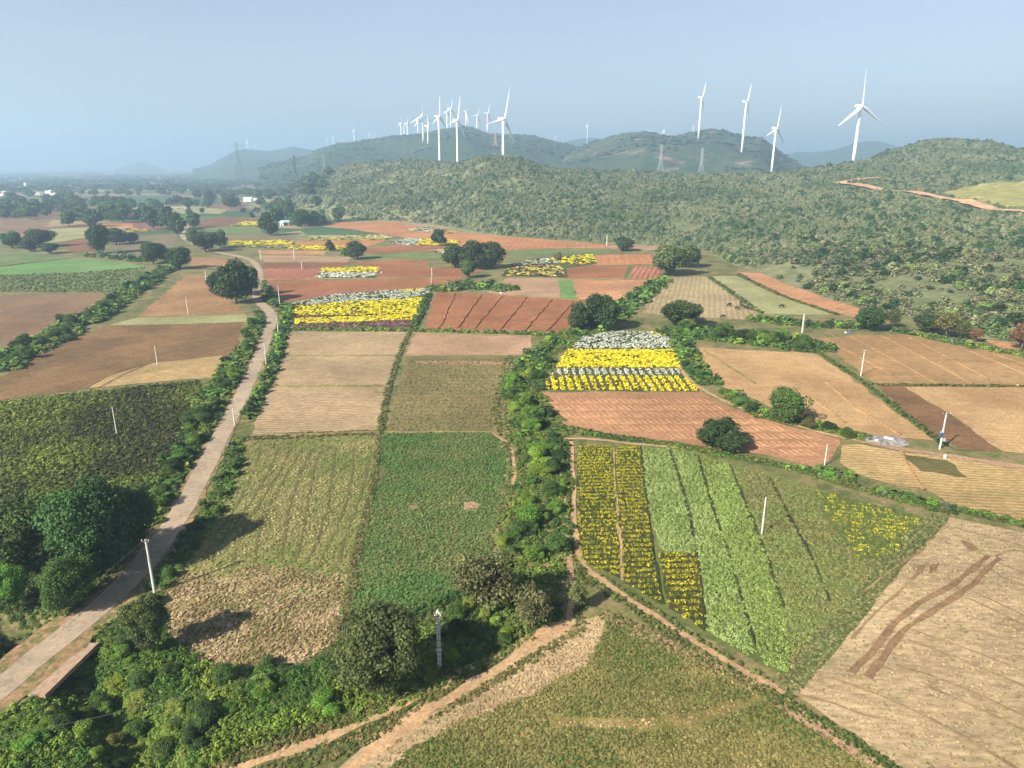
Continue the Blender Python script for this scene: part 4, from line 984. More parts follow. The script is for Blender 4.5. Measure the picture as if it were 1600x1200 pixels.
T_('mid0', 768, 419, 42, 40, 'deep', "right tree of the dark clump in the orange fields")
T_('mid1', 731, 434, 26, 30, 'mid', "small narrow tree in front of the dark clump")
T_('mid2', 558, 405, 34, 28, 'deep', "leaning tree with visible trunk on the orange fields")
T_('far1', 543, 400, 24, 14, 'mid', "low tree touching the leaning tree on the orange fields")
T_('far0', 516, 392, 16, 15, 'deep', "small round tree above the yellow strip")
T_('far2', 686, 384, 27, 24, 'deep', "round dark tree between the two flower strips")
T_('mid0', 974, 392, 34, 21, 'deep', "dark tree with long shadow above the red plots")
T_('mid1', 1046, 430, 60, 50, 'olive', "huge dark tree at the hill foot beside the red beds")
T_('mid2', 1076, 418, 44, 34, 'mid', "green tree behind the huge tree at the hill foot")
T_('far2', 872, 408, 12, 13, 'dry', "small grey tree among the far yellow flowers")
T_('far0', 421, 368, 30, 32, 'deep', "dark tree left of the blue-roofed hut")
T_('far1', 432, 350, 24, 28, 'cool', "dark tree directly behind the blue-roofed hut")
T_('far2', 449, 343, 26, 24, 'cool', "tree at the back of the blue-roofed hut, right side")
T_('mid0', 471, 354, 32, 26, 'deep', "dark round tree right of the blue-roofed hut")
T_('far0', 491, 352, 24, 20, 'deep', "dark tree at the left end of the orange slope")
T_('far1', 529, 344, 24, 20, 'cool', "tree at the hill foot above the orange slope")
T_('far2', 503, 350, 18, 14, 'cool', "low tree between two others above the dark green plot")
T_('mid1', 62, 386, 44, 30, 'deep', "flat-topped dark tree in the left hedge line", "trees in the left hedge line")
T_('mid2', 20, 388, 34, 26, 'cool', "dark tree near the left frame edge in the hedge line", "trees in the left hedge line")
T_('mid0', 47, 393, 24, 20, 'deep', "smaller tree between the two dark trees of the left hedge line", "trees in the left hedge line")
T_('mid1', 78, 396, 26, 18, 'deep', "low tree right of the flat-topped tree in the left hedge line", "trees in the left hedge line")
T_('mid0', 158, 396, 36, 44, 'deep', "tall dark tree beside the bright green field", "trees in the left hedge line")
T_('mid2', 182, 382, 36, 26, 'deep', "second tree from the tall one in the row beside the dark plot", "trees in the left hedge line")
T_('far1', 206, 379, 24, 16, 'deep', "last small tree in the row beside the dark plot", "trees in the left hedge line")
T_('mid1', 240, 412, 36, 36, 'deep', "dark tree at the head of the green diagonal hedge", "trees in the left hedge line")
T_('mid2', 258, 408, 32, 22, 'olive', "flat crowned olive tree behind the diagonal hedge head", "trees in the left hedge line")
T_('mid0', 282, 420, 38, 34, 'deep', "round dark tree beside the striped brown field", "trees in the left hedge line")
T_('mid1', 322, 393, 42, 32, 'deep', "large dark tree beside the far road bend")
T_('mid2', 345, 388, 24, 28, 'grey', "greyish tree right of the far road bend")
T_('far0', 304, 384, 20, 24, 'cool', "tree on the right verge of the far road", "trees along the far road")
T_('far1', 240, 358, 26, 32, 'deep', "dark tree leftmost of the far roadside trees", "trees along the far road")
T_('far2', 262, 360, 30, 34, 'deep', "biggest of the far roadside trees", "trees along the far road")
T_('far0', 277, 366, 26, 30, 'deep', "dark tree bending over the far road", "trees along the far road")
T_('far1', 304, 356, 22, 24, 'cool', "tree on the right side of the far road gap", "trees along the far road")
T_('far2', 108, 354, 22, 22, 'cool', "round tree left of the tan far plot", "trees on the far plain")
T_('far0', 144, 354, 28, 24, 'deep', "spreading tree beside the tan far plot", "trees on the far plain")
T_('far1', 167, 318, 16, 13, 'deep', "round tree on the long green far field", "trees on the far plain")
T_('far2', 197, 321, 20, 9, 'deep', "low wide tree right of the long green far field", "trees on the far plain")
T_('far0', 328, 318, 16, 18, 'deep', "leaning dark tree left of the long white shed", "trees on the far plain")
T_('far1', 356, 319, 24, 18, 'cool', "broad tree left of the long white shed", "trees on the far plain")
T_('far2', 308, 310, 16, 13, 'cool', "round tree above the pale far field", "trees on the far plain")
T_('far0', 297, 336, 10, 11, 'cool', "small tree left of a pair on the pale far field", "trees on the far plain")
T_('far1', 316, 333, 9, 8, 'deep', "tiny round tree right of a pair on the pale far field", "trees on the far plain")
T_('far2', 381, 333, 9, 8, 'deep', "tiny tree by the far red-brown plot", "trees on the far plain")
T_('far0', 394, 341, 9, 9, 'deep', "tiny tree above the far yellow strip", "trees on the far plain")
T_('open1', 1392, 512, 34, 30, 'olive', "thin olive tree left end of the row above the raked field", "row of trees above the raked field")
T_('mid1', 1450, 522, 40, 34, 'deep', "dark tree in the row above the raked field, left of the pale trunks", "row of trees above the raked field")
T_('open1', 1477, 528, 46, 44, 'dry', "tall brownish tree with pale trunks above the raked field", "row of trees above the raked field")
T_('open1', 1500, 530, 40, 34, 'olive', "brown-green tree right of the tall brownish tree", "row of trees above the raked field")
T_('open1', 1524, 535, 26, 24, 'rust', "small reddish tree at the right end of the row", "row of trees above the raked field")
T_('open1', 1595, 548, 52, 46, 'rust', "reddish grey tree at the right frame edge", "row of trees above the raked field")
T_('far1', 1534, 336, 12, 14, 'deep', "dark tree below the hill dirt road")
# a dense background belt: individual trees on the far plain (nearer than about 2 km)
belts = [(90, 250, 318, 330, 10), (0, 60, 330, 342, 8), (95, 235, 332, 346, 12), (230, 420, 318, 326, 10), (430, 520, 306, 318, 10), (0, 150, 303, 321, 30), (0, 130, 290, 305, 26), (150, 330, 296, 306, 26), (330, 470, 296, 316, 30), (0, 250, 324, 338, 26), (200, 470, 283, 296, 34), (60, 300, 280, 292, 22), (400, 520, 320, 334, 14), (120, 260, 338, 348, 12), (470, 520, 300, 322, 16)]
rt = []
for x0, x1, y0, y1, n in belts:
    for _ in range(int(n*1.2)): rt.append((random.uniform(x0, x1), random.uniform(y0, y1)))
rt.sort()
HOUSES = [(10, 303), (19, 300), (30, 297), (60, 304), (77, 302), (84, 306), (92, 306), (110, 294), (3, 306), (40, 295), (388, 315), (399, 314), (446, 352)]
ordn = lambda n: f"{n}{'th' if 10 <= n % 100 <= 20 else {1:'st',2:'nd',3:'rd'}.get(n % 10,'th')}"
for i, (a, b) in enumerate(rt):
    if any(abs(a-q[0]) < 9 and -1 < b-q[1] < 7 for q in HOUSES): continue
    x, y = P(a, b); w = random.uniform(10, 26); h = w*random.uniform(.5, .8)
    zt = max(0.0, float(hill_z(np.array([x]), np.array([y]))[0]))
    tn = random.choice(['cool', 'deep', 'cool', 'mid', 'grey'])
    if zt > 3: a2 = a
    tree(random.choice(['far0', 'far1', 'far2']), x, y, w, h, tn, f"{'wide' if w > 15 else 'small'} hazy tree in the plain's tree belts, {ordn(i+1)} from the left frame edge", "hazy trees in the belts of the far plain", z=zt)

# ------------------------------------------------------------ bushes: hedges, scrub
BK = []
for i in range(5):
    V, c = crown_arrays(200+i, nl=14, nleaf=2600, leaf=.06, zlo=.0, shape='dome', lobe=(.13, .26)); me = quads_mesh("bush", V, c); me.materials.append(M_LEAF); BK.append(me)
BKD = []
for i in range(3):
    V, c = crown_arrays(220+i, nl=20, nleaf=6500, leaf=.036, zlo=.0, shape='dome', lobe=(.1, .24)); me = quads_mesh("bush", V, c); me.materials.append(M_LEAF); BKD.append(me)
HEDGES = [  # name for the labels, end it is counted from, path, width m, size range, per 100 m, tones
 ("hedge on the left side of the road", "road bend", [(418, 488), (412, 510), (400, 535), (378, 560), (362, 590), (330, 620), (322, 650), (305, 690), (285, 725), (262, 765), (246, 800)], 8, (2.6, 5.6), 38, ['mid', 'deep', 'mid', 'bright', 'mid']),
 ("hedge on the right side of the road", "road bend", [(447, 478), (446, 500), (438, 530), (426, 565), (412, 595), (398, 628), (388, 650)], 4, (2.2, 3.8), 44, ['mid', 'deep', 'bright']),
 ("hedge right of the road beside the striped field", "pole by the gap", [(370, 690), (366, 715), (352, 750), (330, 800), (300, 845), (270, 885), (246, 925), (220, 958)], 3.2, (1.7, 2.9), 50, ['mid', 'deep', 'mid']),
 ("green corridor between the centre fields", "flower dome", [(962, 478), (930, 510), (880, 530), (848, 552), (826, 585), (812, 612), (830, 645), (842, 680), (856, 720), (848, 770), (838, 820), (836, 870), (822, 910), (805, 945)], 10, (2.4, 5.4), 46, ['mid', 'bright', 'deep', 'bright', 'mid', 'lime']),
 ("overgrown stream bank beside the dirt track", "meeting of the tracks", [(800, 955), (760, 985), (715, 1005), (660, 1030), (560, 1075), (480, 1080), (400, 1085), (330, 1085), (262, 1080), (225, 1060)], 9, (1.8, 3.6), 62, ['mid', 'bright', 'lime', 'mid', 'deep', 'yellow']),
 ("overgrown ground below the culvert bridge", "bridge", [(190, 1000), (215, 1040), (270, 1110), (330, 1140), (240, 1180), (150, 1150), (90, 1120), (45, 1150)], 9, (1.5, 3.2), 70, ['bright', 'lime', 'mid', 'yellow', 'deep']),
 ("diagonal hedge through the left fields", "left frame edge", [(0, 575), (40, 548), (85, 530), (110, 510), (150, 494), (185, 470), (212, 450), (240, 432), (262, 420)], 11, (3.2, 6.6), 24, ['mid', 'bright', 'deep', 'cool', 'mid']),
 ("belt below the bright green field", "tall tree", [(140, 400), (175, 402), (225, 408)], 8, (4, 7), 22, ['cool', 'mid', 'grey']),
 ("low hedge from the stubble to the dark trees", "stubble field", [(1034, 440), (1005, 460), (980, 478), (955, 500)], 9, (3.0, 6.0), 34, ['mid', 'bright', 'deep']),
 ("long thicket above the sandy field", "flower dome", [(1066, 520), (1100, 522), (1140, 526), (1190, 532), (1240, 538), (1260, 540)], 17, (3.8, 7.0), 95, ['bright', 'mid', 'lime', 'mid', 'deep']),
 ("bushes at the back of the raked field", "long thicket", [(1185, 500), (1225, 505), (1270, 508), (1335, 510)], 8, (3, 5.5), 34, ['bright', 'mid', 'deep']),
 ("hedge right of the flower dome", "dome top", [(1062, 536), (1076, 560), (1090, 582), (1108, 598)], 6, (2.4, 4.4), 42, ['mid', 'bright', 'deep']),
 ("hedge above the ridged orange field", "flower dome", [(1140, 614), (1160, 632), (1190, 650), (1212, 652), (1262, 664), (1300, 672), (1348, 684)], 4.5, (2.2, 4.6), 40, ['mid', 'deep', 'dry', 'bright']),
 ("green bund between ridged field and crop strips", "footpath", [(890, 676), (960, 684), (1060, 699), (1180, 722), (1280, 738)], 1.6, (.9, 1.8), 30, ['mid', 'bright']),
 ("bushes by the white pole at the ridged field corner", "white pole", [(1278, 742), (1300, 738), (1318, 750)], 3.5, (1.8, 3.2), 60, ['mid', 'grey', 'bright']),
 ("long low bush bank above the marigold corner", "white pole", [(1372, 768), (1400, 775), (1430, 785), (1478, 797)], 3, (1.6, 2.8), 62, ['mid', 'bright', 'grey']),
 ("verge strip at the right frame edge", "bush bank", [(1500, 795), (1560, 808), (1610, 822)], 2, (.9, 1.6), 40, ['mid', 'bright']),
 ("scrubby island in the orange fields", "pole", [(690, 452), (720, 449), (750, 448), (785, 452)], 14, (4, 6.5), 55, ['mid', 'bright', 'deep', 'grey']),
 ("bushes at the far road bend", "road", [(405, 440), (412, 455), (430, 480)], 5, (2.5, 4), 30, ['mid', 'deep']),
 ("verge between flowers and red plots", "flower field", [(666, 462), (656, 490), (644, 512)], 2, (1.5, 2.4), 30, ['mid', 'deep']),
 ("rough strip below the red plots", "flower field", [(460, 515), (560, 516), (650, 517), (760, 520), (880, 524)], 3, (1.4, 2.8), 22, ['olive', 'mid', 'yellow']),
 ("scrub at the foot of the orange slope", "blue-roofed hut", [(480, 352), (540, 345), (600, 343), (640, 345)], 10, (4, 7), 12, ['deep', 'cool']),
 ("weedy strip behind the raked field", "round dark tree", [(1400, 516), (1470, 530), (1540, 545), (1620, 560)], 5, (1.6, 3.2), 40, ['grey', 'yellow', 'mid']),
]
bushes = []
for hi, (nm, endn, path, wid, (s0, s1), per, tns) in enumerate(HEDGES):
    L = poly(path); seg = np.linalg.norm(np.diff(L, axis=0), axis=1); tot = seg.sum(); n = int(tot*per/100*(1 if wid < 6 else 1.25))+2
    lst = []
    for k in range(n):
        d = rng.uniform(0, tot); j = 0
        while d > seg[j] and j < len(seg)-1: d -= seg[j]; j += 1
        t = (L[j+1]-L[j])/seg[j]; nn = np.array([-t[1], t[0]]); off = rng.normal()*.30*wid; off = max(-wid*.55, min(wid*.55, off))
        p = L[j] + t*d + nn*off; s = rng.uniform(s0, s1)
        if fbm(np.array([p[0]/9]), np.array([p[1]/9]), 31)[0] < .28: continue
        lst.append((seg[:j].sum()+d, p[0], p[1], s, random.choice(tns)))
    lst.sort()
    for k, (d, x, y, s, tn) in enumerate(lst): bushes.append((s/zc(x, y), x, y, s, tn, hi, k))
bushes.sort(reverse=True)
names = dict(deep='dark green', mid='green', bright='bright green', yellow='yellowish', dry='brown dry', olive='olive', grey='grey-green', cool='bluish green', lime='lime green', rust='reddish')
NB = 292
road_d = lambda x, y: seg_dist(np.array([x]), np.array([y]), RD)[0]
rest = []
cnt = 0
per_h = {}
for b in bushes:
    _, x, y, s, tn, hi, k = b
    if road_d(x, y) < 2.2+s*.42: continue
    if cnt < NB: per_h.setdefault(hi, []).append(b); cnt += 1
    else: rest.append(b)
for hi, lst in per_h.items():
    nm, endn = HEDGES[hi][:2]; lst.sort(key=lambda b: b[6])
    for k, (_, x, y, s, tn, _, _) in enumerate(lst):
        me = random.choice(BKD if s/zc(x, y) > .022 else BK)
        o = bpy.data.objects.new("bush", me); COL.objects.link(o)
        z = float(ditch_z(np.array([x]), np.array([y]))[0]); o.location = (x, y, z-.05); o.rotation_euler = (0, 0, random.uniform(0, 6.28))
        o.scale = (s*random.uniform(.9, 1.15), s*random.uniform(.9, 1.15), s*random.uniform(.5, .85)); q = tone(tn); o.color = q
        short = nm.replace('the ', '')
        lb = f"{names[tn]} bush, {ordn(k+1)} from {endn}, {short}"
        if len(lb.split()) > 16: lb = f"{names[tn]} bush, {ordn(k+1)} in {short}"
        tag(o, lb, "bush", "bushes of the " + nm)
groups = []
if rest:
    a = np.array([(b[1], b[2]) for b in rest]); s = np.array([b[3] for b in rest]); c = np.array([tone(b[4])[:3] for b in rest])
    groups.append((BUSH_T, xyz(a), s, s*.7, c*rng.uniform(.85, 1.15, (len(a), 1)), None, 0))
# leafy ground cover inside the hedge corridors
for hi, (nm, endn, path, wid, (s0, s1), per, tns) in enumerate(HEDGES):
    L = poly(path); lo, hi_ = L.min(0)-wid, L.max(0)+wid
    dm = np.hypot(*L.mean(0)); sp = .8 if dm < 110 else (1.1 if dm < 200 else (1.8 if dm < 330 else 3.0))
    X, Y = np.meshgrid(np.arange(lo[0], hi_[0], sp), np.arange(lo[1], hi_[1], sp)); x = X.ravel()+rng.uniform(-.5, .5, X.size)*sp; y = Y.ravel()+rng.uniform(-.5, .5, X.size)*sp
    m = (seg_dist(x, y, L) < wid*(.42+.35*fbm(x/6, y/6, 77))) & (seg_dist(x, y, RD) > 2.9)
    x, y = x[m], y[m]; n = len(x)
    if not n: continue
    z = ditch_z(x, y); t = np.clip((fbm(x/7, y/7, 41)-.35)/.3, 0, 1)
    c = colmix(n, (80, 112, 50), (128, 146, 64), t, .28)
    groups.append((FINE if dm < 200 else BUSH_M, np.stack([x, y, z], 1), rng.uniform(.8, 1.7, n)*sp, rng.uniform(.35, 1.0, n)*sp*.9, c, None, 0))
# rank growth around the stream and the left roadside
for pp, sp, a, b in [([(0, 1125), (75, 1070), (165, 1010), (250, 960), (262, 1003), (335, 1042), (470, 1046), (520, 1020), (545, 975), (640, 990), (700, 1010), (640, 1075), (560, 1110), (440, 1150), (340, 1190), (200, 1260), (20, 1260), (0, 1180)], .75, (78, 114, 46), (142, 160, 62)),
                     ([(-60, 830), (0, 800), (110, 780), (210, 800), (232, 845), (200, 895), (150, 940), (90, 985), (40, 1010), (0, 1030), (-80, 1030)], .75, (66, 92, 48), (108, 126, 58)),
                     ([(230, 800), (262, 762), (300, 700), (330, 640), (342, 640), (312, 715), (285, 765), (250, 812)], .9, (78, 102, 50), (130, 146, 74)),
                     ([(545, 975), (640, 960), (745, 905), (790, 850), (800, 880), (880, 950), (880, 965), (800, 1000), (700, 1030), (560, 1070)], .9, (70, 98, 50), (120, 132, 66))]:
    p = sample(poly(pp), sp); p = p[seg_dist(p[:, 0], p[:, 1], RD) > 3.1]; n = len(p)
    dd = seg_dist(p[:, 0], p[:, 1], DITCH); k = (dd > 1.5) | (rng.uniform(0, 1, n) < .25); p = p[k]; n = len(p)
    t = np.clip((fbm(p[:, 0]/5, p[:, 1]/5, 51)-.35)/.3, 0, 1); hgt = .35+.9*np.clip(fbm(p[:, 0]/4, p[:, 1]/4, 61)-.3, 0, 1)*2
    groups.append((FINE, np.stack([p[:, 0], p[:, 1], ditch_z(p[:, 0], p[:, 1])], 1), rng.uniform(.9, 1.8, n)*sp, hgt*rng.uniform(.6, 1.3, n), colmix(n, a, b, t, .28), None, 0))
# grassy bunds
def vergetufts(path, wid, sp, a, b, h):
    L = poly(path); lo, hi_ = L.min(0)-wid, L.max(0)+wid
    X, Y = np.meshgrid(np.arange(lo[0], hi_[0], sp), np.arange(lo[1], hi_[1], sp)); x = X.ravel()+rng.uniform(-.5, .5, X.size)*sp; y = Y.ravel()+rng.uniform(-.5, .5, X.size)*sp
    m = (seg_dist(x, y, L) < wid/2) & (rng.uniform(0, 1, len(x)) < .8) & off_tracks(x, y); x, y = x[m], y[m]; n = len(x)
    return (TUFT, np.stack([x, y, np.full(n, .08)], 1), rng.uniform(1, 1.8, n)*sp, rng.uniform(.5, 1.3, n)*h, colmix(n, a, b, None, .2), None, 0)
for path, w, sp, a, b, h in [([(1235, 1065), (1330, 960), (1400, 870), (1465, 812)], 3.0, .5, (112, 122, 70), (152, 146, 98), .22), ([(1205, 1085), (1300, 1140), (1400, 1205), (1520, 1290)], 1.8, .4, (72, 98, 46), (104, 116, 60), .35),
    ([(640, 518), (622, 560), (606, 610), (594, 675)], 1.6, .8, (98, 108, 60), (134, 128, 80), .4), ([(594, 675), (583, 760), (560, 850), (540, 968)], 1.4, .5, (98, 104, 58), (150, 132, 88), .3),
    ([(1275, 548), (1345, 594), (1400, 637), (1470, 692)], 1.9, .7, (72, 98, 46), (104, 116, 60), .5), ([(1365, 601), (1600, 604), (1720, 606)], 2.0, .8, (92, 104, 54), (130, 124, 74), .5),
    ([(870, 666), (960, 683), (1080, 700), (1180, 718), (1280, 742), (1350, 765), (1480, 800)], 2.8, .6, (82, 104, 50), (126, 126, 70), .5), ([(1488, 795), (1600, 822), (1700, 840)], 1.8, .5, (72, 98, 46), (104, 116, 60), .45),
    ([(672, 460), (662, 485), (646, 514)], 2.6, .9, (62, 88, 44), (92, 108, 54), .9), ([(910, 895), (1000, 950), (1100, 1020), (1215, 1088)], 3.6, .5, (84, 104, 50), (126, 126, 70), .35),
    ([(886, 690), (889, 780), (891, 840), (900, 900), (905, 950)], 2.4, .5, (84, 104, 50), (126, 126, 70), .35), ([(950, 965), (1090, 1030), (1225, 1100)], 2.6, .45, (110, 112, 62), (166, 146, 100), .3),
    ([(600, 1160), (690, 1108), (790, 1052), (860, 1004)], 1.2, .4, (92, 108, 52), (140, 130, 80), .3), ([(360, 1200), (480, 1150), (620, 1100), (720, 1040), (800, 1000)], 3.0, .5, (84, 100, 50), (140, 124, 80), .35),
    ([(800, 560), (790, 600), (782, 650), (800, 690), (812, 740), (800, 800), (795, 840)], 5, .9, (104, 116, 60), (150, 138, 90), .4), ([(1108, 433), (1140, 455), (1190, 490)], 3, 1.3, (84, 104, 50), (126, 126, 70), .6), ([(1152, 428), (1220, 462), (1308, 492)], 2.4, 1.3, (98, 96, 56), (116, 112, 66), .6),
    ([(330, 1220), (430, 1180), (560, 1140), (670, 1092), (770, 1040), (880, 976)], 6.5, .45, (88, 104, 50), (150, 134, 86), .25), ([(388, 685), (480, 680), (592, 676)], 3.5, .7, (84, 92, 50), (134, 124, 78), .3)]:
    groups.append(vergetufts(path, w, sp, a, b, h))
mass("undergrowth", groups, M_SCRUB, "leafy weeds and low growth along hedges, banks and field edges", "undergrowth")

# hillside scrub
def scrub_points(n, d0, d1, h0, h1, pw=1.0):
    hx = rng.uniform(h0, h1, n); D = d0*(d1/d0)**(rng.uniform(0, 1, n)**pw); az = np.arctan((hx-800)/FPX/1.0465)
    return D*np.sin(az), D*np.cos(az)
foot_d = lambda x, y: np.interp(hx_of(x, y), hcx, hD[:, 1])
SG = []; ind = []
def scrub(n, d0, d1, h0, h1, w0, w1, T, thr=.0):
    x, y = scrub_points(n, d0, d1, h0, h1); D = np.hypot(x, y)
    dens = fbm(x/38, y/38, 71, 4) + (fbm(x/150, y/150, 72, 3)-.5)*.22; m = (D > foot_d(x, y)-6) & (dens > thr+.26*rng.uniform(0, 1, n)) & ~inpoly(x, y, MEADOW)
    m &= seg_dist(x, y, rl) > 12
    x, y, D, dens = x[m], y[m], D[m], dens[m]; n = len(x); z = hill_z(x, y)
    k = z > .25; x, y, D, z, dens = x[k], y[k], D[k], z[k], dens[k]; n = len(x)
    w = rng.uniform(w0, w1, n)*(.7+.7*rng.uniform(0, 1, n)**3)*(.6+.8*fbm(x/55, y/55, 55, 3)); t = np.clip((fbm(x/60, y/60, 81)-.34)/.32, 0, 1)*.75+rng.uniform(0, .3, n)
    c = colmix(n, (90, 108, 72), (134, 138, 98), np.clip(t, 0, 1), .25)
    dry = rng.uniform(0, 1, n) < .12; c[dry] = colmix(int(dry.sum()), (150, 138, 110), (128, 128, 106), None, .15)
    dk = rng.uniform(0, 1, n) < .16; c[dk] = colmix(int(dk.sum()), (56, 80, 50), (70, 94, 56), None, .15); w[dk] *= 1.25
    return x, y, z, w, w*rng.uniform(.5, .8, n), c
A = scrub(9000, 250, 560, 1100, 1720, 2.0, 5.0, BUSH_T, .36); B = scrub(42000, 480, 960, 470, 1720, 1.9, 4.9, BUSH_S, .15); Cc = scrub(40000, 900, 1500, 440, 1720, 2.4, 5.4, BUSH_S, .15)
order = np.argsort(-A[3]/np.hypot(A[0], A[1])); 
vis = [i for i in order if 1080 < pix(A[0][i], A[1][i], A[2][i])[0] < 1600][:290]
keep = np.ones(len(A[0]), bool); keep[vis] = False
SM = []
for i in range(3):
    V, c = crown_arrays(240+i, nl=8, nleaf=420, leaf=.15, zlo=.0, shape='dome', lobe=(.2, .3)); me = quads_mesh("scrub_bush", V, c); me.materials.append(M_LEAF); SM.append(me)
vis.sort(key=lambda i: pix(A[0][i], A[1][i], A[2][i])[0])
for r, i in enumerate(vis):
    o = bpy.data.objects.new("scrub_bush", random.choice(SM)); COL.objects.link(o); w = float(A[3][i])
    o.location = (A[0][i], A[1][i], A[2][i]-.1); o.rotation_euler = (0, 0, random.uniform(0, 6.28)); o.scale = (w, w*random.uniform(.8, 1.2), float(A[4][i])); o.color = (*(A[5][i]*(1.3 if r % 5 else np.array([1.5, 1.9, 1.2]))), 1)
    g = float(A[5][i][1]/max(A[5][i][0], 1e-4))
    tone_n = 'brown' if g < 1.12 else ('dark green' if A[5][i][1] < .055 else 'pale green')
    tag(o, f"{tone_n} scrub bush low on the hillside, {ordn(r+1)} counting right from red beds", "scrub bush", "scrub bushes on the lower right hillside")
mass("hill_scrub", [(BUSH_T, np.stack([A[0], A[1], A[2]], 1)[keep], A[3][keep], A[4][keep], A[5][keep], None, 0), (BLOB, np.stack(B[:3], 1), B[3], B[4], B[5], None, 0), (BLOB, np.stack(Cc[:3], 1), Cc[3], Cc[4], Cc[5], None, 0)],
     M_SCRUB, "dense thorny scrub covering the hillside right of the fields", "scrub")
# far woods on the plain and tree specks on the ridges
px_ = rng.uniform(-60, 560, 7500); py_ = 262.5 + 42*rng.uniform(0, 1, 5200)**1.5
wx, wy = np.array([P(a, b) for a, b in zip(px_, py_)]).T
m = fbm(wx/330, wy/150, 91) > .46; wx, wy = wx[m], wy[m]; w = rng.uniform(12, 26, len(wx))*(1+np.hypot(wx, wy)/9000); D = np.hypot(wx, wy)
zz = np.maximum(hill_z(wx, wy), 0)
mass("distant_woodland", [(BUSH_S, np.stack([wx, wy, zz], 1), w, np.minimum(w*.55, 12), colmix(len(wx), (48, 74, 48), (76, 98, 58), None, .2), None, 0)], M_SCRUB, "hazy blue-green woods and tree lines across the distant plain", "woodland")
rx, ry, rz_, rw = [], [], [], []
for r_, n in ((RIDGES[0], 5000), (RIDGES[1], 4200)):
    dg = bpy.data.objects; me = r_['o'].data; co = np.empty(len(me.vertices)*3, np.float32); me.vertices.foreach_get("co", co); co = co.reshape(-1, 3)
    k = rng.choice(len(co), n); q = co[k] + rng.uniform(-8, 8, (n, 3))*np.array([1, 1, 0]); ok = (np.hypot(q[:, 0], q[:, 1]) < r_['D']+60) & (fbm(q[:, 0]/90, q[:, 1]/90, 14) > .44)
    q = q[ok]; rx += list(q[:, 0]); ry += list(q[:, 1]); rz_ += list(q[:, 2]-1.2); rw += list(rng.uniform(5, 11, len(q)))
rw = np.array(rw); mass("ridge_scrub", [(BUSH_S, np.stack([rx, ry, rz_], 1), rw, rw*.5, colmix(len(rw), (48, 72, 48), (84, 96, 62), None, .2), None, 0)], M_SCRUB, "low dark scrub on the slopes of the turbine ridges", "scrub")

# ------------------------------------------------------------ wind turbines
def blade_mesh(L=50):
    sec = [(0, 1.1, 1.0), (.04, 1.1, 1.0), (.12, 1.9, .8), (.2, 2.1, .55), (.4, 1.6, .38), (.7, 1.0, .22), (.93, .55, .12), (1, .12, .05)]
    v, f = [], []
    for t, c, th in sec:
        for k in range(10):
            a = 2*math.pi*k/10; q = math.radians(48 - 14*t); X_, Y_ = math.cos(a)*c*1.25, math.sin(a)*th*1.3; v.append((X_*math.cos(q)-Y_*math.sin(q), X_*math.sin(q)+Y_*math.cos(q), t*L+1.0))
    for i in range(len(sec)-1):
        for k in range(10): f.append((i*10+k, i*10+(k+1) % 10, (i+1)*10+(k+1) % 10, (i+1)*10+k))
    f.append(tuple(range(10))[::-1]); f.append(tuple(70+k for k in range(10)))
    me = bpy.data.meshes.new("blade"); me.from_pydata(v, [], f); me.materials.append(M_WHITE)
    for p in me.polygons: p.use_smooth = True
    return me
BL = blade_mesh()
mb = MB(); mb.tube([(0, -1.5, 0), (0, -3.2, 0), (0, -4.6, 0), (0, -5.0, 0)], [1.7, 1.7, 1.0, .2], 12); HUBM = bpy.data.meshes.new("hub"); HUBM.from_pydata(mb.v, [], mb.f); HUBM.materials.append(M_WHITE)
mb = MB(); mb.tube([(0, -1.6, .3), (0, -1.2, .3), (0, 6.5, .5), (0, 9.6, .6), (0, 9.9, .6)], [1.5, 2.0, 2.1, 1.6, .9], 10); mb.box((0, 7.5, 2.9), (1.6, 2.2, .9)); NACM = bpy.data.meshes.new("nacelle"); NACM.from_pydata(mb.v, [], mb.f); NACM.materials.append(M_WHITE)
def turbine(hpx, hpy, D, yaw, rot, label, bands=False, group="wind turbines", L=1.0, base=None):
    x, y, z = W(hpx, hpy, D); zb = terr(x, y)-1.5 if base is None else base
    e = empty("wind_turbine", (x, y, zb), 0); tag(e, label, "wind turbine", group)
    h = z-zb; mb = MB(); th = [0, .33, .66, 1]
    mb.tube([(0, 0, h*t) for t in th], [2.6, 2.2, 1.85, 1.5], 16)
    tw = mb.build("tower", M_WHITE, e, True)
    if bands:
        for k in range(5):
            mb = MB(); zb_ = h*(.50+.09*k); mb.tube([(0, 0, zb_), (0, 0, zb_+h*.04)], [2.25, 2.2], 16, False); mb.build("band", M_RED, tw)
    n = bpy.data.objects.new("nacelle", NACM); COL.objects.link(n); n.parent = e; n.location = (0, 0, h); n.rotation_euler = (0, 0, yaw)
    hb = bpy.data.objects.new("hub", HUBM); COL.objects.link(hb); hb.parent = e; hb.location = (0, 0, h); hb.rotation_euler = (0, 0, yaw)
    for k in range(3):
        b = bpy.data.objects.new("blade", BL); COL.objects.link(b); b.parent = e
        R = Matrix.Rotation(yaw, 4, 'Z') @ Matrix.Translation((0, -3.2, 0)) @ Matrix.Rotation(rot + k*2*math.pi/3, 4, 'Y')
        b.matrix_local = Matrix.Translation((0, 0, h)) @ R @ Matrix.Diagonal((1, 1, L, 1))
    return e
r_ = math.radians
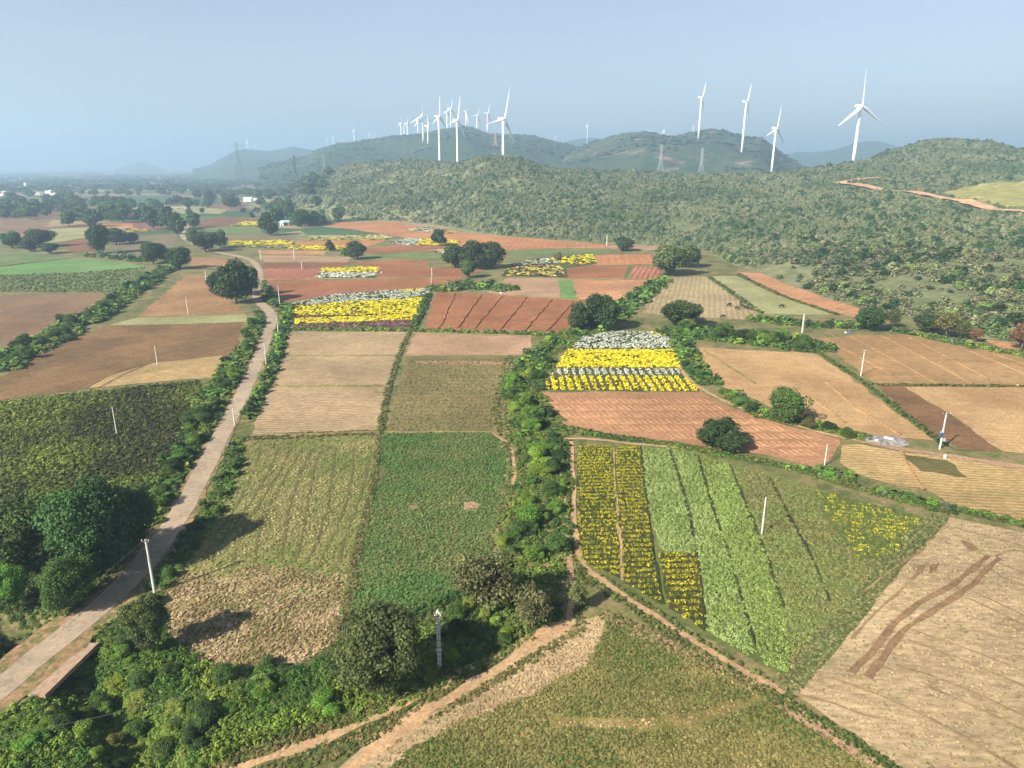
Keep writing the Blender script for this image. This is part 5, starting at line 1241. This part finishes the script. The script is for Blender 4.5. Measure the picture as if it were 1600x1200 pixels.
# yaw turns the rotor (facing the camera at 0) towards the right
TB = [(1345, 166, 1215, 24, -3, "largest wind turbine, alone at the foot of the right-hand hill", False, 1.0),
 (1212.5, 200.5, 1750, 45, 10, "wind turbine in front of the right shoulder of the reddish ridge", False, .95),
 (1166, 159, 1900, 60, 28, "wind turbine on the reddish ridge, right of two", False, .95),
 (1096, 152, 2080, 60, 30, "wind turbine on the reddish ridge, left of two", False, .95),
 (786, 186, 1250, 60, 19, "tallest wind turbine of the central group, right of the white hut", False, 1.05),
 (713.5, 188, 1680, 68, 15, "near wind turbine of the central group with its rotor edge-on", False, 1.1),
 (685, 182, 1740, 70, 4, "wind turbine between the two near ones in the central group", False, .9),
 (668, 197, 2300, 85, -30, "short wind turbine low on the slope in the central group", False, .8),
 (660, 180, 2350, 32, 0, "wind turbine with wide spread blades left in the central group", False, 1.0),
 (652.5, 188, 2900, 50, -20, "faint wind turbine behind the wide spread one", False, .7),
 (698, 175, 2900, 60, 14, "faint wind turbine left of the hill top pair", False, .8),
 (704, 170, 2700, 60, 12, "wind turbine standing highest behind the near edge-on one", False, 1.0),
 (728, 174, 2650, 45, 50, "wind turbine on the central hill top with a raised right blade", False, .85),
 (745, 181, 2700, 55, 26, "wind turbine right of the central hill top", False, .9),
 (761.5, 177, 2650, 58, 26, "wind turbine with red bands right of the central hill top", True, .85),
 (626, 193, 3600, 60, 0, "first small wind turbine of the hazy trio left of the centre", False, .8),
 (631, 194, 3700, 55, 30, "middle small wind turbine of the hazy trio left of the centre", False, .8),
 (636, 193, 3500, 65, 10, "right small wind turbine of the hazy trio left of the centre", False, .8),
 (553, 205, 4300, 70, 10, "small wind turbine on the left slope, tallest of the distant ones", False, .8),
 (577, 209, 5200, 70, 0, "tiny wind turbine left of the hazy trio", False, .7),
 (586, 211, 5600, 40, 0, "very faint tiny wind turbine beside the hazy trio", False, .7),
 (520.5, 215, 5200, 70, 0, "tiny wind turbine second from the left on the sloping ridge end", False, .7),
 (511, 219, 5600, 70, 0, "tiny wind turbine at the left end of the sloping ridge", False, .7),
 (535, 219, 6200, 60, 20, "very faint wind turbine between two distant ones on the slope", False, .7),
 (386, 219, 5200, 80, 0, "faint wind turbine above the far left hill beside the pylon", False, .6),
 (398, 227, 6400, 80, 0, "faint small wind turbine on the right side of the far left hill", False, .6),
 (472, 223, 6400, 60, 0, "faint wind turbine between the far left hill and the ridge", False, .6),
 (918, 197, 4700, 60, 5, "distant wind turbine in the gap between the two ridges", False, .8),
 (868, 213, 6400, 60, 5, "very faint wind turbine left of the ridge gap", False, .7),
 (1016, 205, 4600, 20, 60, "distant wind turbine behind the left part of the reddish ridge", False, .7),
 (1038, 204, 4300, 40, 0, "distant wind turbine just right of the reddish ridge's saddle", False, .8),
 (1084, 199, 5200, 50, 0, "faint distant wind turbine beside the left ridge turbine", False, .6)]
for a, b, D, yw, rt_, lab, bd, L in TB: turbine(a, b, D, r_(yw), r_(rt_), lab, bd, "wind turbines on the ridges", L)

# ------------------------------------------------------------ lattice pylons
def pylon(px, topy, D, yaw, label, h=None, mat=None, kind=0):
    x, y, zt = W(px, topy, D); zb = terr(x, y)-.5; h = zt-zb; mat = mat or M_GALV
    e = empty("power_pylon", (x, y, zb), yaw); tag(e, label, "pylon", "lattice power pylons")
    mb = MB(); wb, ww = h*.13, h*.022; zw = h*.62; t = .36
    lv = [0, .16, .3, .42, .52, .62, .72, .82, .92, 1.0]
    wd = lambda q: (wb+(ww-wb)*min(1, q/.62))
    for i in range(len(lv)-1):
        a, b = lv[i], lv[i+1]; ca = [(sx*wd(a), sy*wd(a), a*h) for sx, sy in ((-1, -1), (1, -1), (1, 1), (-1, 1))]; cb = [(sx*wd(b), sy*wd(b), b*h) for sx, sy in ((-1, -1), (1, -1), (1, 1), (-1, 1))]
        for k in range(4):
            mb.bar(ca[k], cb[k], t); mb.bar(ca[k], cb[(k+1) % 4], t*.7); mb.bar(ca[(k+1) % 4], cb[k], t*.7); mb.bar(cb[k], cb[(k+1) % 4], t*.7)
    mb.build("lattice_tower", mat, e)
    for q, L in ((.68, .20), (.80, .17), (.92, .14)):
        mb = MB(); mb.bar((-h*L, 0, q*h), (h*L, 0, q*h), t); mb.bar((-h*L, 0, q*h), (0, 0, (q+.05)*h), t*.8); mb.bar((h*L, 0, q*h), (0, 0, (q+.05)*h), t*.8)
        mb.build("crossarm", mat, e)
    return e
M_REDP = simple("faded_red_paint", (.5, .25, .2), .7, .2)
pylon(369, 222, 1900, .3, "dark lattice pylon before the far left hill, tallest on the plain", mat=M_STEEL)
pylon(459, 243, 1250, .1, "lattice pylon with dark arms at the left end of the near hill", mat=M_STEEL)
pylon(505, 241, 1500, .2, "pale lattice pylon right of the dark-armed one")
pylon(774, 206, 2200, .3, "reddish lattice pylon left of the tallest central turbine", mat=M_REDP)
pylon(687, 223, 2200, .3, "faint lattice pylon behind the narrow central turbines")
pylon(1034, 226, 1500, .2, "left pale lattice pylon in front of the reddish ridge")
pylon(1098, 231, 1500, .2, "right pale lattice pylon in front of the reddish ridge")

# ------------------------------------------------------------ concrete utility poles
M_INS = simple("white_insulator", (.45, .43, .39), .3, .5); M_BLUE = simple("transformer_blue", (.05, .08, .16), .5, .4)
def upole(px, py, ty, label, arms=(), r=.13, twin=False, extra=None, lean=0):
    x, y = P(px, py); ang = lambda q: TH + math.atan((q-600)/FPX)
    h = H - y*math.tan(ang(ty)) if ang(ty) > 0 else 8; h = max(4, h)
    e = empty("utility_pole", (x, y, 0), lean); tag(e, label, "utility pole", "concrete utility poles")
    r = max(r, zc(x, y)*.0005)
    mb = MB()
    if twin:
        for s in (-1, 1): mb.box((s*.13, 0, h/2), (.2, .26, h))
        k = .6
        while k < h: mb.box((0, 0, k), (.08, .2, .3)); k += 1.1
    else: mb.tube([(0, 0, -.3), (0, 0, h)], [r*1.25, r*.85], 8)
    mb.build("post", M_CONC, e)
    for q, L, m in arms:
        mb = MB(); mb.box((0, -.12, h*q), (L, .1, .1)); mb.bar((-L*.35, -.1, h*q), (0, -.05, h*q-.55), .05); mb.bar((L*.35, -.1, h*q), (0, -.05, h*q-.55), .05)
        a = mb.build("crossarm", M_STEEL, e)
        for s in (-1, 0, 1):
            ib = MB(); ib.tube([(s*L*.44, -.12, h*q+.05), (s*L*.44, -.12, h*q+.14), (s*L*.44, -.12, h*q+.2), (s*L*.44, -.12, h*q+.32)], [.03, .09, .05, .08], 8); ib.build("insulator", M_INS, a)
    if extra == 'transformer':
        mb = MB(); mb.box((-.45, -.2, h*.42), (.75, .6, .9)); 
        for k in range(5): mb.box((-.45-.3+.15*k, -.55, h*.42), (.04, .12, .7))
        t = mb.build("transformer", M_BLUE, e); mb = MB()
        for s in (-.2, 0, .2): mb.tube([(-.45+s, -.2, h*.42+.45), (-.45+s, -.2, h*.42+.75)], [.06, .03], 6)
        mb.build("bushing", M_INS, t)
        mb = MB(); mb.box((-.35, -.15, h*.66), (1.6, .08, .08)); mb.bar((-1.1, -.15, h*.66), (-1.1, -.15, h*.66+.5), .06); mb.bar((-.2, -.15, h*.66), (-.5, -.15, h*.66+.5), .06); mb.build("switch_bracket", M_STEEL, e)
        mb = MB(); mb.box((.55, -.1, h*.27), (.5, .35, .7)); mb.build("meter_box", M_GALV, e)
    return e, h
p1, h1 = upole(242, 928, 843, "tall leaning concrete pole beside the road and culvert bridge, wires to the left", [(.97, 1.1, 0)], r=.17)
p2, h2 = upole(687, 1043, 956, "thick twin-post concrete pole beside the large olive tree", [(.93, .8, 0), (.3, .7, 0)], twin=True)
mb = MB(); [mb.box((0, 0, h2*q), (.6, .34, .05)) for q in (.22, .38, .5, .62, .8)]; mb.build("clamp", M_STEEL, p2)
mb = MB(); mb.tube([(.2, 0, h2*.88), (.8, -.3, h2*.8), (1.0, -.3, h2*.7)], [.05, .05, .04], 5); mb.box((.85, -.3, h2*.78), (.5, .3, .4)); mb.build("fuse_box", M_STEEL, p2)
mb = MB(); mb.tube([(0, 0, h2), (0, 0, h2+.15), (0, 0, h2+.35)], [.1, .13, .04], 8); mb.build("insulator", M_INS, p2)
upole(183, 680, 636, "thin white pole standing in the bushy crop left of the road", r=.11)
upole(246, 570, 540, "thin pole in the ploughed brown field left of the road", r=.12)
upole(294, 491, 463, "pole on the striped brown field beside the green strip", [(.95, 1.0, 0)], r=.13)
upole(322, 438, 423, "pole at the top of the striped brown field", r=.14)
upole(367, 665, 638, "short white pole in the gap of the right roadside hedge", r=.14)
upole(416, 570, 537, "second pole below the road bend, in the right hedge", r=.14)
upole(435, 523, 494, "first pole below the road bend, beside the flower field", [(.95, 1.0, 0)], r=.14)
upole(437, 474, 445, "pole with crossarms at the road bend above the flower field", [(.95, 1.6, 0), (.8, 1.3, 0)], r=.15)
upole(472, 421, 408, "small pole standing in the striped red beds", r=.15)
upole(460, 406, 385, "small pole above the striped red beds with a stay post", [(.95, 1.6, 0)], r=.16)
upole(408, 407, 390, "small pole on the outside of the far road curve", r=.16)
upole(1190, 835, 777, "white pole standing in the middle of the pale green crop", r=.12)
upole(1288, 728, 694, "short white pole at the corner of the ridged orange field", r=.10)
upole(1345, 587, 547, "pole on the green bund between sandy and raked fields", [(.96, 1.0, 0)], r=.14)
upole(1468, 702, 645, "pole carrying a blue transformer beside the damp ploughed strip", [(.97, 1.9, 0)], r=.16, extra='transformer')
upole(1253, 520, 490, "twin pole standing over the long thicket", [(.97, 1.2, 0)], twin=True)
upole(53, 337, 322, "tiny pole left of the far red-brown field", r=.2)
upole(104, 333, 323, "tiny pole second from the left on the far plain", r=.2)
upole(675, 432, 419, "thin pole on the red-brown field near the scrubby island", r=.15)
upole(674, 445, 434, "shorter thin pole just below another near the scrubby island", r=.13)
upole(772, 415, 401, "pole in front of the right tree of the dark clump", r=.16)
upole(948, 384, 366, "pole at the right end of the orange slope", r=.15)
def wire(a, b, sag, label, r=.022):
    a, b = Vector(a), Vector(b); pts = []
    for i in range(25):
        t = i/24; p = a.lerp(b, t); p.z -= sag*4*t*(1-t); pts.append(p)
    mb = MB(); mb.tube(pts, [r]*25, 4); tag(mb.build("power_cable", M_STEEL), label, "cable", "overhead cables")
x1, y1 = P(242, 928)
wire((x1-.5, y1-.1, h1*.97), (*P(60, 1010), 3.5), .6, "upper overhead cable from the road pole down to the left")
wire((x1+.4, y1-.1, h1*.95), (*P(80, 1030), 2.5), .7, "lower overhead cable from the road pole down to the left")
x2, y2 = P(687, 1043)
wire((x2-.3, y2-.1, h2*.93), (*P(-40, 1260), 7.5), 1.6, "long sagging cable from the twin-post pole across the thicket")

# ------------------------------------------------------------ culvert bridge
def bridge():
    a, b = np.array(P(72, 1086)), np.array(P(152, 1008)); c = (a+b)/2; d = (b-a)/np.linalg.norm(b-a); ang = math.atan2(d[1], d[0]); L = np.linalg.norm(b-a)+.6
    e = empty("culvert_bridge", (c[0], c[1], 0), ang); tag(e, "low concrete culvert bridge carrying the road over the overgrown stream", "bridge")
    m = simple("culvert_concrete", (.27, .185, .125), .9, .15, var=.2, vscale=1.2)
    w = 6.4
    mb = MB(); mb.box((0, w/2-.15, -.1), (L, w, .38)); dk = mb.build("deck", m, e)
    mb = MB(); mb.box((0, .02, .17), (L, .3, .2)); mb.build("kerb", m, dk)
    for s in (-1, 1):
        mb = MB(); mb.box((s*(L/2-.3), w/2-.15, -1.55), (.6, w-.02, 2.5)); mb.build("abutment", m, e)
bridge()

# ------------------------------------------------------------ buildings
M_WALLW = simple("lime_washed_wall", (.74, .73, .70), .9, .1, var=.1, vscale=.4); M_ROOFG = simple("grey_sheet_roof", (.42, .43, .44), .6, .3, var=.15, vscale=.5)
M_ROOFB = simple("blue_sheet_roof", (.20, .32, .46), .5, .3); M_WALLR = simple("red_wall", (.5, .16, .11), .9, .1); M_DOOR = simple("dark_opening", (.04, .04, .045), .8, .1); M_TILE = simple("red_tile_roof", (.42, .18, .12), .9, .1, var=.2)
def house(x, y, w, d, h, rz, label, cat="house", roof='gable', rm=None, wm=None, z=0, group=None, name="house", nwin=3):
    e = empty(name, (x, y, z), rz); tag(e, label, cat, group)
    wm = wm or M_WALLW; rm = rm or M_ROOFG
    mb = MB(); mb.box((0, 0, h/2-.2), (w, d, h+.4)); mb.build("wall", wm, e)
    if roof == 'gable':
        r = d*.28; o = .5; mb = MB(); W2, D2 = w/2+o, d/2+o
        mb.v = [(-W2, -D2, h-.1), (W2, -D2, h-.1), (W2, 0, h+r), (-W2, 0, h+r), (-W2, D2, h-.1), (W2, D2, h-.1), (-W2, -D2, h+.1), (W2, -D2, h+.1), (W2, 0, h+r+.2), (-W2, 0, h+r+.2), (-W2, D2, h+.1), (W2, D2, h+.1)]
        mb.f = [(0, 1, 2, 3), (3, 2, 5, 4), (6, 9, 8, 7), (9, 10, 11, 8), (0, 6, 7, 1), (4, 5, 11, 10), (0, 3, 9, 6), (3, 4, 10, 9), (1, 7, 8, 2), (2, 8, 11, 5)]
        mb.build("roof", rm, e)
        mb = MB(); mb.v = [(s*(w/2-.02), a*d/2, h) if b == 0 else (s*(w/2-.02), 0, h+r-.05) for s in (-1, 1) for a, b in ((-1, 0), (1, 0), (0, 1))]; mb.f = [(0, 1, 2), (3, 4, 5)]; mb.build("gable", wm, e)
    else:
        mb = MB(); mb.box((0, 0, h+.3), (w+.3, d+.3, .22)); mb.build("roof", rm, e)
        mb = MB()
        for s in (-1, 1): mb.box((0, s*(d/2+.05), h+.75), (w+.3, .2, .7)); mb.box((s*(w/2+.05), 0, h+.75), (.2, d-.1, .7))
        mb.build("parapet", wm, e)
        mb = MB(); mb.box((w*.25, d*.1, h+1.5), (w*.25, d*.35, 2.2)); mb.build("stair_head", wm, e)
    mb = MB(); mb.box((0, -d/2-.03, 1.05), (1.1, .08, 2.1)); mb.build("door", M_DOOR, e)
    for k in range(nwin):
        xx = -w/2 + w*(k+.5)/nwin
        if abs(xx) < 1.2: xx += 1.9
        mb = MB(); mb.box((xx, -d/2-.03, h*.55), (1.1, .08, 1.1)); mb.build("window", M_DOOR, e)
    return e
vill = [(10, 303, 17, 'flat', "white house with a red-roofed side, leftmost in the far village", None), (19, 300.5, 12, 'gable', "small red-roofed house beside the leftmost white house", M_TILE), (30, 297, 14, 'flat', "white house left of the pointed white tower house in the village", None),
 (60, 304, 9, 'gable', "little white house in the middle of the far village trees", None), (77, 302, 15, 'flat', "white flat-roofed house right of the village middle", None), (84, 306, 11, 'flat', "low white house just below the right village house", None),
 (92, 306.5, 9, 'gable', "small white house at the right end of the far village", None), (110, 294, 14, 'gable', "isolated white house behind the far village", None), (3, 306, 10, 'flat', "white house cut by the left frame edge in the village", None), (56, 268, 50, 'gable', "very distant long white building near the left horizon", None), (97, 267, 45, 'gable', "second distant long white building near the left horizon", None)]
for a, b, w, rf, lab, rm in vill:
    x, y = P(a, b); house(x, y, w, w*.55, w*.32, random.uniform(-.3, .3), lab, roof=rf, rm=rm or (M_WALLW if rf == 'flat' else M_ROOFG), group="white houses of the far village")
x, y = P(40.5, 295); house(x, y, 5, 5, 15, .2, "slim white tower rising over the far village", "tower", roof='flat', name="village_tower", nwin=1, rm=M_WALLW)
x, y = P(388, 315); house(x, y, 14, 8, 5, -.05, "white gabled shed on the far plain with a long grey annex", "shed", name="shed", rm=M_WALLW); x, y = P(399, 314); house(x, y, 17, 6, 3, -.05, "long low grey annex right of the white gabled shed", "shed", name="shed", wm=M_ROOFG)
x, y, z = W(742, 247, 1750); house(x, y, 16, 9, 9, .1, "white flat-roofed hut on the ridge left of the tallest central turbine", "hut", roof='flat', z=terr(x, y), name="hut", rm=M_WALLW)
x, y = P(446, 352); house(x, y, 9, 6, 3.4, .1, "blue-roofed hut with red and white wall under the dark trees", "hut", name="hut", rm=M_ROOFB, wm=M_WALLR)
x, y = P(441, 352.5); house(x, y, 4, 4, 3, .1, "white lean-to on the left of the blue-roofed hut", "hut", name="lean_to", nwin=1)

# ------------------------------------------------------------ people, animals, odds and ends
def skinned(name, verts, edges, radii, mat, sub=2, parent=None):
    me = bpy.data.meshes.new(name); me.from_pydata(verts, edges, []); o = link(name, me, mat, parent)
    md = o.modifiers.new("skin", 'SKIN'); me2 = o.data
    for i, r in enumerate(radii): me2.skin_vertices[0].data[i].radius = (r, r) if not isinstance(r, tuple) else r
    me2.skin_vertices[0].data[0].use_root = True
    ss = o.modifiers.new("sub", 'SUBSURF'); ss.levels = sub; ss.render_levels = sub
    return o
M_SKIN = simple("skin", (.22, .12, .075), .6, .3); M_CLW = simple("white_cloth", (.7, .7, .68), .9, .1); M_CLD = simple("dark_cloth", (.10, .09, .14), .9, .1); M_HAIR = simple("hair", (.02, .018, .016), .6, .3); M_CLR = simple("red_cloth", (.4, .07, .08), .9, .1)
def person(x, y, rz, label, top, bottom, bend=.0):
    e = empty("person", (x, y, .03), rz); tag(e, label, "person")
    s, c = math.sin(bend), math.cos(bend); up = lambda q, X=0: (X, -.52*0 - s*q, .92 + c*q)
    V = [(0, 0, .92), up(.25), up(.48), up(.56), up(.68), up(.78),
         up(.46, .19), (.26, -s*.46-.12, .92+c*.46-.26), (.24, -s*.46-.30, .92+c*.46-.45), (.24, -s*.46-.36, .92+c*.46-.53),
         up(.46, -.19), (-.26, -s*.46-.12, .92+c*.46-.26), (-.24, -s*.46-.28, .92+c*.46-.45), (-.24, -s*.46-.34, .92+c*.46-.53),
         (.1, 0, .86), (.12, -.04, .48), (.12, .02, .08), (.12, -.13, .03), (-.1, 0, .86), (-.12, -.02, .48), (-.12, .04, .08), (-.12, -.11, .03)]
    E = [(0, 1), (1, 2), (2, 3), (3, 4), (4, 5), (2, 6), (6, 7), (7, 8), (8, 9), (2, 10), (10, 11), (11, 12), (12, 13), (0, 14), (14, 15), (15, 16), (16, 17), (0, 18), (18, 19), (19, 20), (20, 21)]
    R = [.15, .14, .15, .06, .1, .085, .06, .045, .035, .03, .06, .045, .035, .03, .1, .065, .045, .04, .1, .065, .045, .04]
    skinned("body", V, E, R, M_SKIN, 1, e)
    skinned("shirt", [V[0], V[1], V[2], V[6], V[7], V[10], V[11]], [(0, 1), (1, 2), (2, 3), (3, 4), (2, 5), (5, 6)], [.175, .165, .172, .08, .065, .08, .065], top, 1, e)
    mb = MB(); mb.tube([(0, -s*.05, 1.0), (0, 0, .6), (0, 0, .2)], [.2, .25, .30], 12); mb.build("skirt", bottom, e, True)
    h = Vector(up(.76)); mb = MB(); mb.tube([h+Vector((0, .03, -.04)), h+Vector((0, .03, .03)), h+Vector((0, .02, .10)), h+Vector((0, 0, .13))], [.098, .112, .08, .02], 10); mb.build("hair", M_HAIR, e, True)
person(*P(1014, 607), 1.0, "bending flower picker in white among the yellow dome flowers", M_CLW, M_CLD, .9)
person(*P(596, 428), .4, "person in white standing at the right end of the small flower bed", M_CLW, M_CLW, .1)
person(*P(594, 422), 2.0, "person with pale clothes just behind another at the small flower bed", M_CLW, M_CLD, .5)
person(*P(487, 503), 2.4, "person in dark clothes at the lower left of the yellow field", M_CLD, M_CLR, .6)
M_BUF = simple("buffalo_hide", (.022, .02, .02), .7, .3)
def buffalo_proto():
    V = [(0, 0, 1.0), (.55, 0, 1.05), (.85, 0, 1.02), (1.2, 0, 1.0), (1.42, 0, .88), (-.5, 0, 1.02), (-.85, 0, .98), (-1.0, 0, .7), (-1.02, 0, .45),
         (.62, .2, .75), (.64, .2, .4), (.62, .2, .05), (.62, -.2, .75), (.68, -.2, .4), (.66, -.2, .05), (-.7, .2, .78), (-.8, .2, .42), (-.72, .2, .05), (-.7, -.2, .78), (-.76, -.2, .42), (-.68, -.2, .05),
         (1.22, .14, 1.12), (1.05, .36, 1.22), (1.22, -.14, 1.12), (1.05, -.36, 1.22), (1.15, .22, 1.0), (1.15, -.22, 1.0)]
    E = [(0, 1), (1, 2), (2, 3), (3, 4), (0, 5), (5, 6), (6, 7), (7, 8), (1, 9), (9, 10), (10, 11), (1, 12), (12, 13), (13, 14), (5, 15), (15, 16), (16, 17), (5, 18), (18, 19), (19, 20), (3, 21), (21, 22), (3, 23), (23, 24), (3, 25), (3, 26)]
    R = [.42, .36, .22, .17, .11, .38, .26, .04, .03, .14, .09, .07, .14, .09, .07, .16, .09, .07, .16, .09, .07, .05, .025, .05, .025, .05, .05]
    return skinned("buffalo", V, E, R, M_BUF, 2)
bp = buffalo_proto()
bl = [(1139, 479, .4, "black buffalo alone left of the grazing herd on the stubble"), (1152, 484, 2.6, "black buffalo at the left end of the herd on the stubble"), (1157, 476, 1.2, "black buffalo at the back of the herd on the stubble"), (1160, 481, 2.9, "black buffalo in the middle of the herd on the stubble"),
      (1165, 483, .3, "black buffalo right of the herd's middle"), (1171, 485, 2.7, "black buffalo at the right end of the herd"), (1129, 497, .2, "black buffalo apart from the herd at the stubble's lower edge"), (1221, 481, 0, "black buffalo alone on the pale green field")]
for i, (a, b, rz, lab) in enumerate(bl):
    o = bp if i == 0 else bp.copy()
    if i: COL.objects.link(o)
    x, y = P(a, b); o.location = (x, y, .03); o.rotation_euler = (0, 0, rz); s = random.uniform(1.0, 1.2); o.scale = (s, s, s); tag(o, lab, "buffalo", "black buffaloes on the stubble fields")
def rockm(name, w, d, h, mat, seed, label, cat, px, py, amp=.25, group=None):
    x, y = P(px, py); bm = bmesh.new(); bmesh.ops.create_icosphere(bm, subdivisions=3, radius=.5)
    for v in bm.verts:
        n = mnoise.noise(v.co*3.1+Vector((seed, 0, 0)))*amp + mnoise.noise(v.co*8+Vector((seed, 3, 0)))*amp*.5; v.co *= 1+n; v.co.x *= w; v.co.y *= d; v.co.z = v.co.z*h*2
    me = bpy.data.meshes.new(name); bm.to_mesh(me); bm.free(); o = link(name, me, mat); o.location = (x, y, 0); return tag(o, label, cat, group)
M_ROCK = simple("pale_rock", (.6, .57, .52), .9, .1, var=.15); M_ASH = simple("grey_ash", (.20, .18, .17), 1, .05, var=.5, vscale=.9); M_PLAS = simple("white_plastic", (.8, .81, .84), .45, .4, var=.08); M_TARP = simple("blue_tarpaulin", (.04, .08, .2), .5, .3, var=.15)
rockm("ash_heap", 9.5, 6.5, .35, M_ASH, 1, "low grey ash and rubbish heap beside the junction of tracks", "ash heap", 1384, 690, .35)
rockm("plastic_sheet", 2.6, 1.9, .55, M_PLAS, 2, "crumpled white plastic sheet on top of the grey ash heap", "plastic sheet", 1388, 687, .45)
rockm("plastic_sheet", 1.3, .9, .45, M_PLAS, 3, "smaller white plastic scrap at the left of the grey ash heap", "plastic sheet", 1369, 690, .45)
rockm("boulder", 2.2, 1.8, .8, M_ROCK, 4, "white boulder on the upper edge of the long orange field", "boulder", 1311, 453, .2)
rockm("boulder", 2.0, 1.6, .8, M_ROCK, 5, "white boulder at the right tip of the long orange field", "boulder", 1426, 486, .2)
rockm("boulder", 1.5, 1.2, .6, M_ROCK, 6, "pale stone at the foot of the scrubby island", "boulder", 783, 458, .2)
rockm("boulder", .6, .5, .4, M_ROCK, 8, "small white stone on the bund at the right frame edge", "boulder", 1590, 603, .2)
rockm("tarpaulin", 2.0, 1.3, .55, M_TARP, 9, "blue tarpaulin bundle at the top of the raked field", "tarpaulin", 1328, 520, .3)
rockm("plastic_sheet", .9, .7, .4, M_PLAS, 10, "white plastic bag beside the blue tarpaulin bundle", "plastic bag", 1321, 520, .3)
rockm("rubbish_bag", .8, .6, .35, M_PLAS, 11, "white bag lying in weeds left of the road near the lime bushes", "plastic bag", 266, 775, .3)
x, y = P(1476, 716); mb = MB(); mb.box((0, 0, .35), (.4, .3, .7)); mb.box((0, 0, .73), (.46, .36, .07)); mb.box((0, -.16, .4), (.24, .03, .35)); o = mb.build("marker_stone", M_WALLW); o.location = (x, y, 0); tag(o, "small white marker stone on the track below the transformer pole", "marker stone")

# ------------------------------------------------------------ haze: one closed box of even, pale air
zt = 420.0; R_ = 32500.0
mb = MB(); mb.box((0, 0, (zt-9)/2), (2*R_, 2*R_, zt+9))
hm = bpy.data.materials.new("haze_air"); hm.use_nodes = True; nt = hm.node_tree
for n in list(nt.nodes):
    if n.type == 'BSDF_PRINCIPLED': nt.nodes.remove(n)
pv = nt.nodes.new("ShaderNodeVolumePrincipled"); pv.inputs['Color'].default_value = (*HAZE_COL, 1); pv.inputs['Density'].default_value = HAZE_DENSITY; pv.inputs['Anisotropy'].default_value = .25
nt.links.new(pv.outputs[0], nt.nodes['Material Output'].inputs['Volume'])
hz = mb.build("haze", hm); tag(hz, kind='stuff')
